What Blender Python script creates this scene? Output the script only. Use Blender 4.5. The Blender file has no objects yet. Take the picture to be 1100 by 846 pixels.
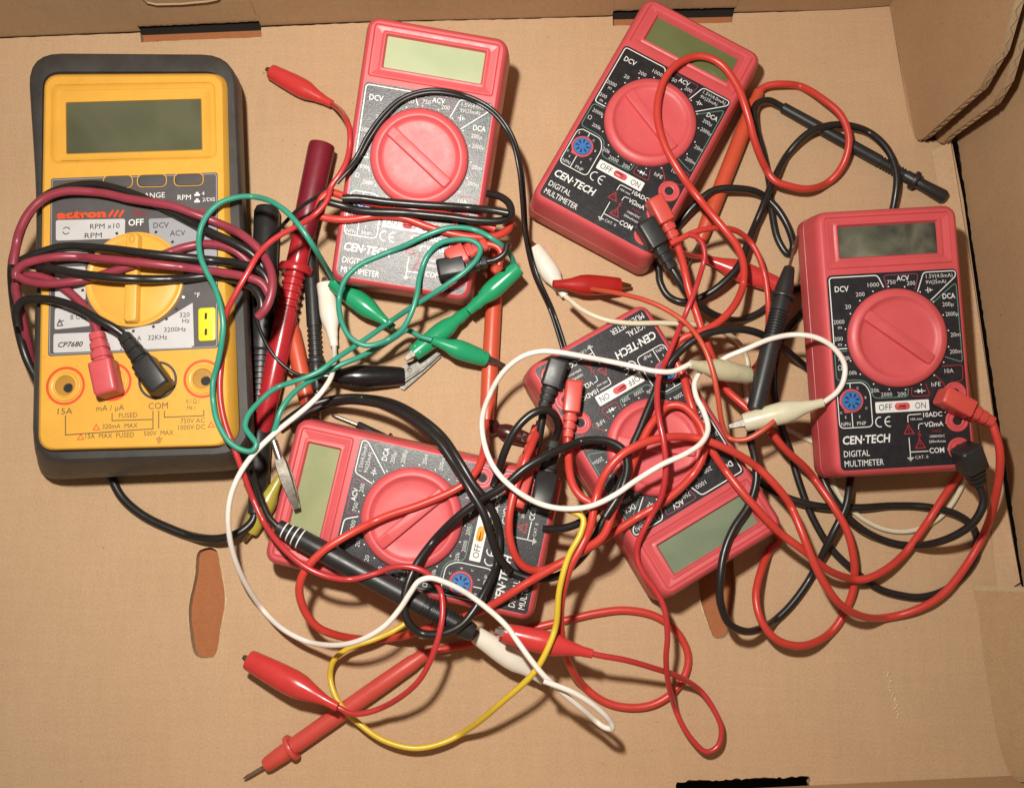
import bpy, math, random
import numpy as np
from mathutils import Vector, Matrix, Euler
from mathutils.geometry import tessellate_polygon
random.seed(4)
S = 0.001                                   # everything below is measured in millimetres
scene = bpy.context.scene
COL = scene.collection

# ------------------------------------------------------------------ camera
F, CX, CY, D, T = 980.0, 550.0, 423.0, 470.0, math.radians(9)
CAM = np.array([0, -D*math.sin(T), D*math.cos(T)])
FW = -CAM/np.linalg.norm(CAM); RT = np.array([1., 0, 0]); UP = np.cross(RT, FW)

def P(px, py, z=0.0):
    """point of the place at height z, from its measured direction"""
    d = FW + RT*(px-CX)/F - UP*(py-CY)/F
    q = CAM + d*(z-CAM[2])/d[2]
    return (q[0], q[1], q[2])

def on_plane(px, py, a, b):
    """point on the upright plane through floor points a, b"""
    d = FW + RT*(px-CX)/F - UP*(py-CY)/F
    n = np.array([-(b[1]-a[1]), b[0]-a[0], 0.])
    t = ((np.array([a[0], a[1], 0.])-CAM)@n)/(d@n)
    q = CAM + d*t
    return (q[0], q[1], q[2])

cd = bpy.data.cameras.new('camera'); cam = bpy.data.objects.new('camera', cd); COL.objects.link(cam)
cam.location = Vector(CAM)*S; cam.rotation_euler = (T, 0, 0)
cd.sensor_width = 36; cd.lens = F/1100*36; cd.clip_start = 0.01; cd.clip_end = 20
scene.camera = cam

# ------------------------------------------------------------------ materials
def nt(name):
    m = bpy.data.materials.new(name); m.use_nodes = True
    t = m.node_tree; b = t.nodes['Principled BSDF']
    return m, t, b
def L(t, a, b): t.links.new(a, b)
def noise(t, scale, detail=3, rough=.55, vec=None, dist=0):
    n = t.nodes.new('ShaderNodeTexNoise'); n.inputs['Scale'].default_value = scale
    n.inputs['Detail'].default_value = detail; n.inputs['Roughness'].default_value = rough
    n.inputs['Distortion'].default_value = dist
    if vec is not None: L(t, vec, n.inputs['Vector'])
    return n
def objco(t, sc=(1, 1, 1)):
    c = t.nodes.new('ShaderNodeTexCoord'); mp = t.nodes.new('ShaderNodeMapping')
    mp.inputs['Scale'].default_value = sc; L(t, c.outputs['Object'], mp.inputs['Vector'])
    return mp.outputs['Vector']
def ramp(t, fac, stops):
    r = t.nodes.new('ShaderNodeValToRGB'); e = r.color_ramp.elements
    e[0].position, e[0].color = stops[0][0], (*stops[0][1], 1)
    e[1].position, e[1].color = stops[1][0], (*stops[1][1], 1)
    for p, c in stops[2:]:
        k = e.new(p); k.color = (*c, 1)
    L(t, fac, r.inputs['Fac']); return r
def mix(t, a, b, fac, mode='MIX'):
    n = t.nodes.new('ShaderNodeMixRGB'); n.blend_type = mode
    for s, v in ((0, fac), (1, a), (2, b)):
        if hasattr(v, 'is_output'): L(t, v, n.inputs[s])
        elif s == 0: n.inputs[0].default_value = v
        else: n.inputs[s].default_value = (*v, 1)
    return n.outputs[0]
def bump(t, b, h, strength, dist):
    n = t.nodes.new('ShaderNodeBump'); n.inputs['Strength'].default_value = strength
    n.inputs['Distance'].default_value = dist*S
    L(t, h, n.inputs['Height']); L(t, n.outputs['Normal'], b.inputs['Normal'])

def plastic(name, col, rough=.4, var=.10, vs=90, bs=0, bscale=1500, bd=.05, spec=.5, dirt=None, rvar=.12, coat=0):
    m, t, b = nt(name); co = objco(t)
    n = noise(t, vs, 4, .6, co)
    lo = tuple(max(0, c*(1-var)) for c in col); hi = tuple(min(1, c*(1+var)) for c in col)
    r = ramp(t, n.outputs['Fac'], [(.3, lo), (.7, hi)])
    out = r.outputs['Color']
    if dirt:
        n2 = noise(t, 260, 6, .7, co); r2 = ramp(t, n2.outputs['Fac'], [(.60, (0, 0, 0)), (.80, (1, 1, 1))])
        out = mix(t, out, dirt, r2.outputs['Color'])
    L(t, out, b.inputs['Base Color'])
    n3 = noise(t, 300, 4, .6, co)
    mr = t.nodes.new('ShaderNodeMapRange'); mr.inputs['To Min'].default_value = max(.03, rough-rvar); mr.inputs['To Max'].default_value = rough+rvar
    L(t, n3.outputs['Fac'], mr.inputs['Value']); L(t, mr.outputs['Result'], b.inputs['Roughness'])
    b.inputs['Specular IOR Level'].default_value = spec
    b.inputs['Coat Weight'].default_value = coat
    if bs:
        nb = noise(t, bscale, 2, .5, co); bump(t, b, nb.outputs['Fac'], bs, bd)
    return m
def metal(name, col, rough=.3):
    m, t, b = nt(name); co = objco(t)
    n = noise(t, 400, 5, .7, co)
    r = ramp(t, n.outputs['Fac'], [(.35, tuple(c*.55 for c in col)), (.65, col)])
    L(t, r.outputs['Color'], b.inputs['Base Color'])
    b.inputs['Metallic'].default_value = 1; b.inputs['Roughness'].default_value = rough
    return m
def kraft(name, col, streak=.10, sx=60, sy=9):
    m, t, b = nt(name)
    v1 = objco(t, (1, 1, 1)); v2 = objco(t, (sx/10, sy/10, sy/10)); v3 = objco(t, (sy/12, sx/8, sx/8))
    a = noise(t, 40, 5, .65, v2); c = noise(t, 40, 5, .65, v3); e = noise(t, 900, 3, .6, v1); g = noise(t, 9, 3, .5, v1)
    lo = tuple(x*.965 for x in col); hi = tuple(min(1, x*1.03) for x in col)
    o = ramp(t, a.outputs['Fac'], [(.3, lo), (.7, hi)]).outputs['Color']
    o = mix(t, o, ramp(t, c.outputs['Fac'], [(.3, (.955, .95, .945)), (.7, (1.02, 1.02, 1.02))]).outputs['Color'], .8, 'MULTIPLY')
    o = mix(t, o, ramp(t, e.outputs['Fac'], [(.32, (.84, .82, .80)), (.62, (1.07, 1.07, 1.07))]).outputs['Color'], .6, 'MULTIPLY')
    o = mix(t, o, ramp(t, g.outputs['Fac'], [(.3, (.96, .93, .90)), (.7, (1.04, 1.05, 1.05))]).outputs['Color'], .8, 'MULTIPLY')
    sp = noise(t, 330, 2, .5, v1)          # dark bark specks of the recycled paper
    o = mix(t, o, tuple(x*.45 for x in col), ramp(t, sp.outputs['Fac'], [(.735, (0, 0, 0)), (.79, (.8, .8, .8))]).outputs['Color'])
    L(t, o, b.inputs['Base Color'])
    b.inputs['Roughness'].default_value = .8; b.inputs['Specular IOR Level'].default_value = .25
    bump(t, b, mix(t, e.outputs['Fac'], a.outputs['Fac'], .25), .3, .10)
    return m

M = {}
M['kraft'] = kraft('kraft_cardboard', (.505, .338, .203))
M['kraft_wall_shaded'] = kraft('kraft_cardboard_shaded', (.40, .255, .14))  # same cardboard, darker: shade on walls and flaps is put into the colour
M['kraft_edge'] = kraft('torn_cardboard_edge', (.42, .31, .19), sx=300, sy=60)
M['kraft_pale'] = kraft('pale_torn_paper', (.60, .47, .30), sx=300, sy=60)
M['under'] = kraft('reddish_under_layer', (.36, .135, .055))
M['gap_shade'] = plastic('painted_gap_shade', (.012, .009, .007), .9)  # near-black colour stands in for the shade inside the gaps
M['red_case'] = plastic('red_plastic', (.55, .078, .086), .42, .06, 60, .25, 2600, .05)
M['dial_red'] = plastic('red_dial_plastic', (.58, .085, .092), .46, .05, 80, .3, 3000, .05, rvar=.08, dirt=(.36, .055, .050))
M['pointer_red'] = plastic('deep_red_pointer_paint', (.52, .030, .032), .45, .05)
M['black_label'] = plastic('black_textured_label', (.014, .013, .016), .36, .3, 300, 1.0, 2000, .085, spec=.6, rvar=.06)
M['white_ink'] = plastic('white_ink', (.72, .72, .70), .45, .05)
M['red_ink'] = plastic('red_ink', (.30, .02, .03), .45, .05)
M['green_ink'] = plastic('green_ink', (.10, .22, .17), .45, .05)
M['purple_ink'] = plastic('maroon_ink', (.22, .04, .09), .45, .05)
M['black_ink'] = plastic('black_ink', (.02, .018, .018), .5, .05)
M['blue'] = plastic('blue_socket_plastic', (.035, .16, .44), .4)
M['orange_sw'] = plastic('orange_switch_plastic', (.80, .33, .02), .4)
M['hole'] = plastic('dark_hole', (.01, .008, .008), .7)
M['steel'] = metal('nickel_steel', (.55, .51, .45), .36)
M['worn_steel'] = metal('worn_steel', (.20, .19, .17), .55)
M['jaw_steel'] = metal('jaw_steel', (.30, .28, .25), .48)
M['dull_steel'] = metal('dull_steel', (.33, .30, .26), .38)
M['brass'] = metal('worn_copper', (.45, .27, .14), .4)
M['red_wire'] = plastic('red_vinyl', (.54, .048, .034), .34, .06, 50, .15, 900, .05)
M['red_thin'] = plastic('crimson_vinyl', (.47, .036, .038), .28, .06, 50)
M['orange_thin'] = plastic('orange_red_vinyl', (.50, .072, .036), .36, .06, 50)
M['maroon'] = plastic('maroon_vinyl', (.26, .036, .056), .36, .1, 50)
M['black_wire'] = plastic('black_vinyl', (.016, .014, .013), .33, .15, 50, .1, 700, .05)
M['rose_plug'] = plastic('rose_red_plastic', (.50, .075, .085), .40, .06)
M['black_gloss'] = plastic('glossy_black_vinyl', (.012, .011, .011), .22, .2, 60)
M['black_rub'] = plastic('black_rubber', (.020, .019, .019), .40, .2, 60, .2, 1500, .05, dirt=(.05, .045, .04))
M['green'] = plastic('green_vinyl_wire', (.035, .27, .185), .34, .06)
M['green_boot'] = plastic('green_boot_vinyl', (.018, .30, .13), .24, .06)
M['white'] = plastic('white_vinyl_wire', (.78, .73, .66), .35, .05)
M['cream'] = plastic('cream_vinyl_wire', (.62, .55, .40), .4, .06)
M['white_boot'] = plastic('white_boot_vinyl', (.74, .70, .60), .26, .06)
M['cream_boot'] = plastic('cream_boot_vinyl', (.60, .56, .40), .28, .08)
M['amber_boot'] = plastic('aged_clear_boot_vinyl', (.52, .47, .31), .26, .14, 160)
M['yellow_wire'] = plastic('yellow_vinyl', (.66, .46, .035), .35, .06)
M['olive_boot'] = plastic('olive_yellow_boot', (.40, .33, .05), .27, .08)
M['red_boot'] = plastic('red_boot_vinyl', (.54, .042, .038), .24, .06)
M['darkred_boot'] = plastic('dark_red_boot_vinyl', (.38, .018, .014), .33, .1)
M['dark_boot'] = plastic('dark_maroon_boot_vinyl', (.060, .012, .010), .3, .2, 160)
M['red_probe'] = plastic('red_probe_plastic', (.55, .068, .052), .38, .06, 60, .15, 1500, .04)
M['orange_probe'] = plastic('orange_red_probe_plastic', (.56, .082, .038), .38, .06)
M['crimson_probe'] = plastic('glossy_crimson_plastic', (.40, .020, .026), .25, .06)
M['maroon_grip'] = plastic('maroon_rubber_grip', (.17, .010, .022), .4, .1)
M['yellow_case'] = plastic('yellow_plastic', (.66, .345, .048), .42, .05, 60, .25, 2200, .05, dirt=(.55, .25, .05))
M['yellow_dial'] = plastic('yellow_dial_plastic', (.67, .355, .055), .42, .05)
M['holster'] = plastic('black_rubber_holster', (.045, .042, .040), .5, .25, 60, .4, 900, .08, dirt=(.075, .065, .055))
M['grey_panel'] = plastic('charcoal_panel', (.085, .078, .078), .42, .08)
M['light_panel'] = plastic('pale_grey_print', (.50, .49, .49), .45, .04)
M['mid_panel'] = plastic('blue_grey_print', (.30, .30, .32), .45, .04)
M['orange_ink'] = plastic('orange_red_ink', (.62, .075, .02), .45, .05)
M['brown_ink'] = plastic('brown_ink', (.12, .085, .03), .5, .05)
M['sock_yellow'] = plastic('lemon_socket_plastic', (.72, .62, .03), .4)
M['amber_ring'] = plastic('ochre_plastic', (.40, .20, .03), .4)
def lcd(name, c1, c2, scale=40, rough=.18, lohi=(.35, .65)):
    m, t, b = nt(name); co = objco(t)
    n = noise(t, scale, 3, .5, co, .3)
    L(t, ramp(t, n.outputs['Fac'], [(lohi[0], c1), (lohi[1], c2)]).outputs['Color'], b.inputs['Base Color'])
    b.inputs['Roughness'].default_value = rough; b.inputs['Specular IOR Level'].default_value = .5
    return m
M['lcd_pale'] = lcd('pale_green_view_tint', (.36, .42, .25), (.42, .47, .29))  # red meters' displays: viewing-angle reflection is put into each colour
M['lcd_olive'] = lcd('olive_view_tint', (.105, .125, .045), (.13, .15, .06))
M['lcd_grey'] = lcd('grey_green_view_tint', (.15, .19, .125), (.19, .23, .15))
M['lcd_sage'] = lcd('sage_view_tint', (.24, .27, .14), (.30, .32, .17))
M['lcd_cloud'] = lcd('cloudy_dark_view_tint', (.022, .026, .022), (.17, .165, .115), 45, .35, (.38, .66))  # cloudy dirt, plus viewing-angle darkness put into the colour
M['lcd_dark'] = lcd('dark_olive_display', (.050, .054, .030), (.105, .108, .064), 22, .10)

# ------------------------------------------------------------------ mesh builder
class MB:
    def __init__(s): s.v = []; s.f = []; s.m = []; s.sm = []
    def add(s, vs, fs, mi=0, smooth=True):
        o = len(s.v); s.v += [tuple(map(float, v)) for v in vs]
        for f in fs: s.f.append(tuple(i+o for i in f)); s.m.append(mi); s.sm.append(smooth)
    def loft(s, rings, mi=0, closed=True, cap0=False, cap1=False, smooth=True):
        n = len(rings[0]); vs = [p for r in rings for p in r]; fs = []
        for k in range(len(rings)-1):
            for i in range(n if closed else n-1):
                j = (i+1) % n
                fs.append((k*n+i, k*n+j, (k+1)*n+j, (k+1)*n+i))
        if cap0: fs.append(tuple(range(n-1, -1, -1)))
        if cap1: fs.append(tuple((len(rings)-1)*n+i for i in range(n)))
        s.add(vs, fs, mi, smooth)
    def poly(s, loops, z, mi=0):
        """flat polygon (outer loop + holes); loops of (x, y)"""
        vs = [Vector((x, y, 0)) for lp in loops for x, y in lp]
        tr = tessellate_polygon([[Vector((x, y, 0)) for x, y in lp] for lp in loops])
        fs = []
        for a, b, c in tr:
            if (vs[b]-vs[a]).cross(vs[c]-vs[a]).z < 0: a, b, c = a, c, b
            fs.append((a, b, c))
        s.add([(v.x, v.y, z) for v in vs], fs, mi, False)
    def strip(s, pts, w, z, mi=0, close=False):
        """printed line of width w, mitred"""
        n = len(pts); A = []; B = []
        for i, p in enumerate(pts):
            a = pts[i-1] if (i or close) else None; b = pts[(i+1) % n] if (i < n-1 or close) else None
            ds = []
            if a is not None: ds.append(np.subtract(p, a))
            if b is not None: ds.append(np.subtract(b, p))
            ds = [d/max(1e-6, np.linalg.norm(d)) for d in ds]
            t = sum(ds); l = np.linalg.norm(t); t = ds[0] if l < .2 else t/l
            nn = np.array([-t[1], t[0]]); c = max(.5, abs(nn@np.array([-ds[0][1], ds[0][0]])))
            A.append((p[0]+nn[0]*w/2/c, p[1]+nn[1]*w/2/c, z)); B.append((p[0]-nn[0]*w/2/c, p[1]-nn[1]*w/2/c, z))
        fs = [(i, i+n, (i+1) % n+n, (i+1) % n) for i in range(n if close else n-1)]
        s.add(A+B, fs, mi, False)
    def disc(s, x, y, z, r, mi=0, n=20):
        s.add([(x+r*math.cos(2*math.pi*i/n), y+r*math.sin(2*math.pi*i/n), z) for i in range(n)], [tuple(range(n))], mi, False)
    def ring(s, x, y, z, r0, r1, mi=0, n=32):
        a = [(x+r0*math.cos(2*math.pi*i/n), y+r0*math.sin(2*math.pi*i/n), z) for i in range(n)]
        b = [(x+r1*math.cos(2*math.pi*i/n), y+r1*math.sin(2*math.pi*i/n), z) for i in range(n)]
        s.loft([b, a], mi, smooth=False)
    def lathe(s, x, y, prof, mi=0, n=40, cap=True, z0=0):
        rings = [[(x+r*math.cos(2*math.pi*i/n), y+r*math.sin(2*math.pi*i/n), z0+z) for i in range(n)] for r, z in prof]
        s.loft(rings, mi, cap1=cap)
    def tube(s, pts, r, mi=0, n=10, caps=True):
        """round tube along world points; r scalar or list"""
        pts = [np.array(p, float) for p in pts]; m = len(pts)
        rs = r if hasattr(r, '__len__') else [r]*m
        tg = [pts[min(i+1, m-1)]-pts[max(i-1, 0)] for i in range(m)]
        tg = [t/max(1e-9, np.linalg.norm(t)) for t in tg]
        u = np.cross(tg[0], [0, 0, 1.]); u = u if np.linalg.norm(u) > 1e-3 else np.array([1., 0, 0]); u /= np.linalg.norm(u)
        rings = []
        for p, t, rr_ in zip(pts, tg, rs):
            u = u-t*(u@t); u /= np.linalg.norm(u); w = np.cross(t, u)
            rings.append([tuple(p+rr_*(math.cos(2*math.pi*k/n)*u+math.sin(2*math.pi*k/n)*w)) for k in range(n)])
        s.loft(rings, mi, cap0=caps, cap1=caps)
    def text(s, st, x, y, h, z, mi=0, rot=0., width=None, bold=0., shear=0., align='C'):
        vs, fs, w = glyphs(st, bold, shear)
        sx = h; k = 1.0 if width is None else width/(w*h)
        off = {'C': -w/2, 'L': 0, 'R': -w}[align]
        c, sn = math.cos(rot), math.sin(rot); out = []
        for a, b in vs:
            X = (a+off)*h*k; Y = (b-.5)*h
            out.append((x+c*X-sn*Y, y+sn*X+c*Y, z))
        s.add(out, fs, mi, False)
    def build(s, name, mats, parent=None, origin=(0, 0, 0), angle=35):
        me = bpy.data.meshes.new(name)
        o = np.array(origin, float)
        me.from_pydata([tuple((np.array(v)-o)*S) for v in s.v], [], s.f)
        mats = mats if isinstance(mats, (list, tuple)) else [mats]
        for m in mats: me.materials.append(m)
        me.polygons.foreach_set('material_index', s.m); me.polygons.foreach_set('use_smooth', s.sm)
        me.update()
        try: me.set_sharp_from_angle(angle=math.radians(angle))
        except Exception: pass
        ob = bpy.data.objects.new(name, me); COL.objects.link(ob)
        if parent is not None: ob.parent = parent
        return ob
_gl = {}
def glyphs(st, bold, shear):
    key = (st, bold, shear)
    if key in _gl: return _gl[key]
    cu = bpy.data.curves.new('t', 'FONT'); cu.body = st; cu.size = 1; cu.resolution_u = 2; cu.offset = bold; cu.shear = shear
    ob = bpy.data.objects.new('t', cu); COL.objects.link(ob)
    dg = bpy.context.evaluated_depsgraph_get(); dg.update()
    me = bpy.data.meshes.new_from_object(ob.evaluated_get(dg))
    vs = [(v.co.x, v.co.y) for v in me.vertices]; fs = [tuple(p.vertices) for p in me.polygons]
    bpy.data.objects.remove(ob); bpy.data.curves.remove(cu); bpy.data.meshes.remove(me)
    CAPH = .70
    x0 = min(v[0] for v in vs); x1 = max(v[0] for v in vs)
    vs = [((a-x0)/CAPH, b/CAPH) for a, b in vs]
    fs2 = []
    for f in fs:
        a = sum(vs[f[i]][0]*vs[f[(i+1) % len(f)]][1]-vs[f[(i+1) % len(f)]][0]*vs[f[i]][1] for i in range(len(f)))
        fs2.append(f if a > 0 else tuple(reversed(f)))
    _gl[key] = (vs, fs2, (x1-x0)/CAPH); return _gl[key]

def rr(x0, y0, x1, y1, r, z=None, n=5):
    pts = []
    for cx, cy, a in ((x1-r, y1-r, 0), (x0+r, y1-r, 90), (x0+r, y0+r, 180), (x1-r, y0+r, 270)):
        for i in range(n+1):
            t = math.radians(a+90*i/n); pts.append((cx+r*math.cos(t), cy+r*math.sin(t)))
    return pts if z is None else [(x, y, z) for x, y in pts]
def rquad(c4, r, z, n=6, f=None):
    """rounded quadrilateral from four measured corners (TL, TR, BR, BL) at height z"""
    f = f or P
    w = [np.array(f(x, y, z)) for x, y in c4][::-1]        # BL BR TR TL: anticlockwise
    m = len(w); rs = r if hasattr(r, '__len__') else [r]*m; rs = rs[::-1]
    out = []
    for i in range(m):
        p = w[i]; a = w[i-1]; b = w[(i+1) % m]
        pa = p+(a-p)/np.linalg.norm(a-p)*rs[i]; pb = p+(b-p)/np.linalg.norm(b-p)*rs[i]
        for k in range(n+1):
            t = k/n; q = (pa*(1-t)+p*t)*(1-t)+(p*(1-t)+pb*t)*t
            # between a parabola and a circle
            out.append(tuple(q))
    return out

def thing(name, label, cat, loc, group=None, rot=None):
    o = bpy.data.objects.new(name, None); COL.objects.link(o)
    o.empty_display_size = .01
    o.location = Vector(loc)*S
    if rot: o.rotation_euler = rot
    o['label'] = label; o['category'] = cat
    if group: o['group'] = group
    return o

# ------------------------------------------------------------------ height fields (what lies under a wire)
GX0, GY0, GN, GM = -330, -260, 660, 540
HF = np.zeros((GN, GM)); MH = {}
gx, gy = np.meshgrid(np.arange(GN)+GX0, np.arange(GM)+GY0, indexing='ij')
def look(field, x, y):
    i = np.clip(np.round(np.asarray(x)-GX0).astype(int), 0, GN-1); j = np.clip(np.round(np.asarray(y)-GY0).astype(int), 0, GM-1)
    return field[i, j]
def support(x, y, r, ignore=()):
    x = np.asarray(x); y = np.asarray(y); out = np.zeros(len(x))
    for a, b in ((0, 0), (.7, 0), (-.7, 0), (0, .7), (0, -.7), (.5, .5), (-.5, .5), (.5, -.5), (-.5, -.5)):
        out = np.maximum(out, look(HF, x+a*r, y+b*r))
        for k, f in MH.items():
            if k not in ignore: out = np.maximum(out, look(f, x+a*r, y+b*r))
    return out
def deposit(pts, rs):
    for (x, y, z), r in zip(pts, rs):
        k = int(math.ceil(r)); ci = int(round(x-GX0)); cj = int(round(y-GY0))
        for i in range(ci-k, ci+k+1):
            for j in range(cj-k, cj+k+1):
                if 0 <= i < GN and 0 <= j < GM:
                    d2 = (i+GX0-x)**2+(j+GY0-y)**2
                    if d2 <= r*r: HF[i, j] = max(HF[i, j], z+math.sqrt(max(0, r*r-d2))*.9)

def spline(pts, step=2.2):
    """centripetal Catmull-Rom through the measured points, (x, y, extra)"""
    p = [np.array(q, float) for q in pts]
    p = [2*p[0]-p[1]]+p+[2*p[-1]-p[-2]]
    out = []
    for i in range(1, len(p)-2):
        p0, p1, p2, p3 = p[i-1:i+3]
        d = lambda a, b: max(1e-3, np.linalg.norm((a-b)[:2]))**.5
        t0 = 0; t1 = d(p0, p1); t2 = t1+d(p1, p2); t3 = t2+d(p2, p3)
        n = max(2, int(np.linalg.norm((p2-p1)[:2])/step))
        for k in range(n):
            t = t1+(t2-t1)*k/n
            a1 = (t1-t)/(t1-t0)*p0+(t-t0)/(t1-t0)*p1; a2 = (t2-t)/(t2-t1)*p1+(t-t1)/(t2-t1)*p2; a3 = (t3-t)/(t3-t2)*p2+(t-t2)/(t3-t2)*p3
            b1 = (t2-t)/(t2-t0)*a1+(t-t0)/(t2-t0)*a2; b2 = (t3-t)/(t3-t1)*a2+(t-t1)/(t3-t1)*a3
            out.append((t2-t)/(t2-t1)*b1+(t-t1)/(t2-t1)*b2)
    out.append(p[-2]); return np.array(out)

ENDS = {}
def wire_pts(pts, r, ignore=(), stiff=.011, zend=(None, None), selfover=True, key=None):
    pts = [(q[0], q[1], q[2] if len(q) > 2 else 0.) for q in pts]
    sp = spline(pts); n = len(sp); z = np.full(n, r+8.)
    lift = np.maximum(0, sp[:, 2])
    for it in range(4):
        w = np.array([P(a, b, c) for a, b, c in zip(sp[:, 0], sp[:, 1], z)])
        s = support(w[:, 0], w[:, 1], r, ignore)+r
        s = np.maximum(s, lift+r*0)
        arc = np.concatenate([[0], np.cumsum(np.linalg.norm(np.diff(w[:, :2], axis=0), axis=1))])
        if zend[0] is not None: s[0] = max(s[0], zend[0])
        if zend[1] is not None: s[-1] = max(s[-1], zend[1])
        def env(s): return np.max(s[None, :]-stiff*(arc[None, :]-arc[:, None])**2, axis=1)
        z = np.maximum(env(s), r)
        # the wire crossing itself: the later run rides over the earlier one
        dd = np.hypot(w[:, None, 0]-w[None, :, 0], w[:, None, 1]-w[None, :, 1]); ga = arc[:, None]-arc[None, :]
        cr = (dd < 2*r) & ((ga if selfover else -ga) > 16*r)
        if cr.any():
            need = np.where(cr, z[None, :]+1.95*r, 0).max(axis=1)
            z = np.maximum(z, env(np.maximum(s, need)))
    ker = np.ones(5)/5
    for e, d in ((0, arc), (-1, arc[-1]-arc)):
        for (ex, ey, ez) in ENDS.get(key, ()):
            if math.hypot(sp[e, 0]-ex, sp[e, 1]-ey) < 6:
                if ez > z[e]: z = np.maximum(z, ez-stiff*d**2)
                z = z+(ez-z[e])*np.exp(-(d/12)**2); break
    z = np.maximum(z, r)
    z = np.convolve(np.pad(z, 2, mode='edge'), ker, 'valid')
    return [P(a, b, c) for a, b, c in zip(sp[:, 0], sp[:, 1], z)]
def org_key(o): return tuple(round(float(q), 2) for q in o)
def wire(parent, origin, strands, r, mat, name='cable', **kw):
    mb = MB()
    for st in strands:
        w = wire_pts(st, r, key=org_key(origin), **kw); mb.tube(w, r); deposit(w, [r]*len(w))
        for e in (0, -1): ENDS.setdefault(org_key(origin), []).append((st[e][0], st[e][1], w[e][2]))
    return mb.build(name, mat, parent, origin, 60)

def axis(pa, pb, prof, za=None, zb=None, ignore=()):
    """rest a straight rod (profile of fraction, radius) on what lies under it; returns the two end points"""
    fr = np.linspace(0, 1, 60); rad = np.interp(fr, [a for a, b in prof], [b for a, b in prof])
    A = za if za is not None else 6.; B = zb if zb is not None else 6.
    for it in range(4):
        a = np.array(P(pa[0], pa[1], A)); b = np.array(P(pb[0], pb[1], B))
        x = a[0]+(b[0]-a[0])*fr; y = a[1]+(b[1]-a[1])*fr
        s = support(x, y, 2.0, ignore)+rad*.97
        if za is not None and zb is not None: break
        best = None
        for q in (np.arange(1, 90, .5) if za is None else [za]):
            ok = fr > .14
            nb = max(1., np.max((s[ok]-q*(1-fr[ok]))/fr[ok])) if zb is None else zb
            if np.any(q*(1-fr)+nb*fr < s-.05): continue
            c = q+nb+abs(q-nb)*.35
            if best is None or c < best[0]: best = (c, q, nb)
        if best: A, B = best[1], best[2]
        elif za is not None: B = max(1., np.max(((s-za*(1-fr))/np.maximum(fr, .01))[fr > .3]))
    return np.array(P(pa[0], pa[1], A)), np.array(P(pb[0], pb[1], B))
def rod_rings(a, b, prof, n=18, flat=1.0):
    t = (b-a)/np.linalg.norm(b-a); u = np.cross([0, 0, 1.], t); u /= np.linalg.norm(u); w = np.cross(t, u)
    return [[tuple(a+(b-a)*f+r*(math.cos(2*math.pi*k/n)*u+flat*math.sin(2*math.pi*k/n)*w)) for k in range(n)] for f, r in prof]
def drop_rod(a, b, prof):
    fr = np.linspace(0, 1, 50); rad = np.interp(fr, [p for p, q in prof], [q for p, q in prof])
    deposit([a+(b-a)*f for f in fr], rad)

# ------------------------------------------------------------------ pieces of leads
def clip(parent, org, tail, jaw, boot, R=5.6, jawlen=9, metal_='jaw_steel', za=None, zb=None, ignore=(), open_=.10, neck=2.1, jend=.80, bare=False):
    prof = [(0, neck*.7), (.005, neck), (.13, neck*1.12), (.17, neck*1.3), (.26, R*.62), (.40, R*.93), (.50, R), (.62, R*.985), (.80, R*.90), (.97, R*jend), (1, R*jend*.93), (1.0, R*jend*.7), (.93, R*jend*.6)]
    a, b = axis(tail, jaw, prof, za, zb, ignore)
    mb = MB(); mb.loft(rod_rings(a, b, prof, 20, .86), 0, cap0=True, cap1=True)
    bo = mb.build('alligator_clip', boot, parent, org, 50)
    ln = np.linalg.norm(b-a); t = (b-a)/ln; u = np.cross([0, 0, 1.], t); u /= np.linalg.norm(u); w = np.cross(t, u)
    jm = MB()
    for sg in (1, -1):                           # two pressed jaws, toothed on the inner edge
        o0 = b-t*3; L_ = jawlen+3; rings = []
        for k in range(9):
            f = k/8; hw = 2.7*(1-f)+1.0*f; ctr = o0+t*L_*f+w*sg*(1.5*(1-f)+.5)
            th = .5; tooth = .55 if k % 2 else 0
            inn = ctr-w*sg*(.9*(1-f)+.2+tooth*.6); out_ = ctr+w*sg*(.9*(1-f)+.35)
            rings.append([tuple(out_+u*hw*.8), tuple(out_-u*hw*.8), tuple(inn-u*hw), tuple(inn+u*hw)] if sg > 0 else [tuple(out_-u*hw*.8), tuple(out_+u*hw*.8), tuple(inn+u*hw), tuple(inn-u*hw)])
        jm.loft(rings, 0, cap0=True, cap1=True, smooth=False)
    if jawlen > 0: jm.build('jaw', M[metal_], bo, org)
    deposit([a+(b-a)*f for f in np.linspace(.2, 1, 40)], np.interp(np.linspace(.2, 1, 40), [p for p, q in prof[:11]], [q for p, q in prof[:11]]))
    ENDS.setdefault(org_key(org), []).append((tail[0], tail[1], a[2]))
    return a, b

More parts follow.
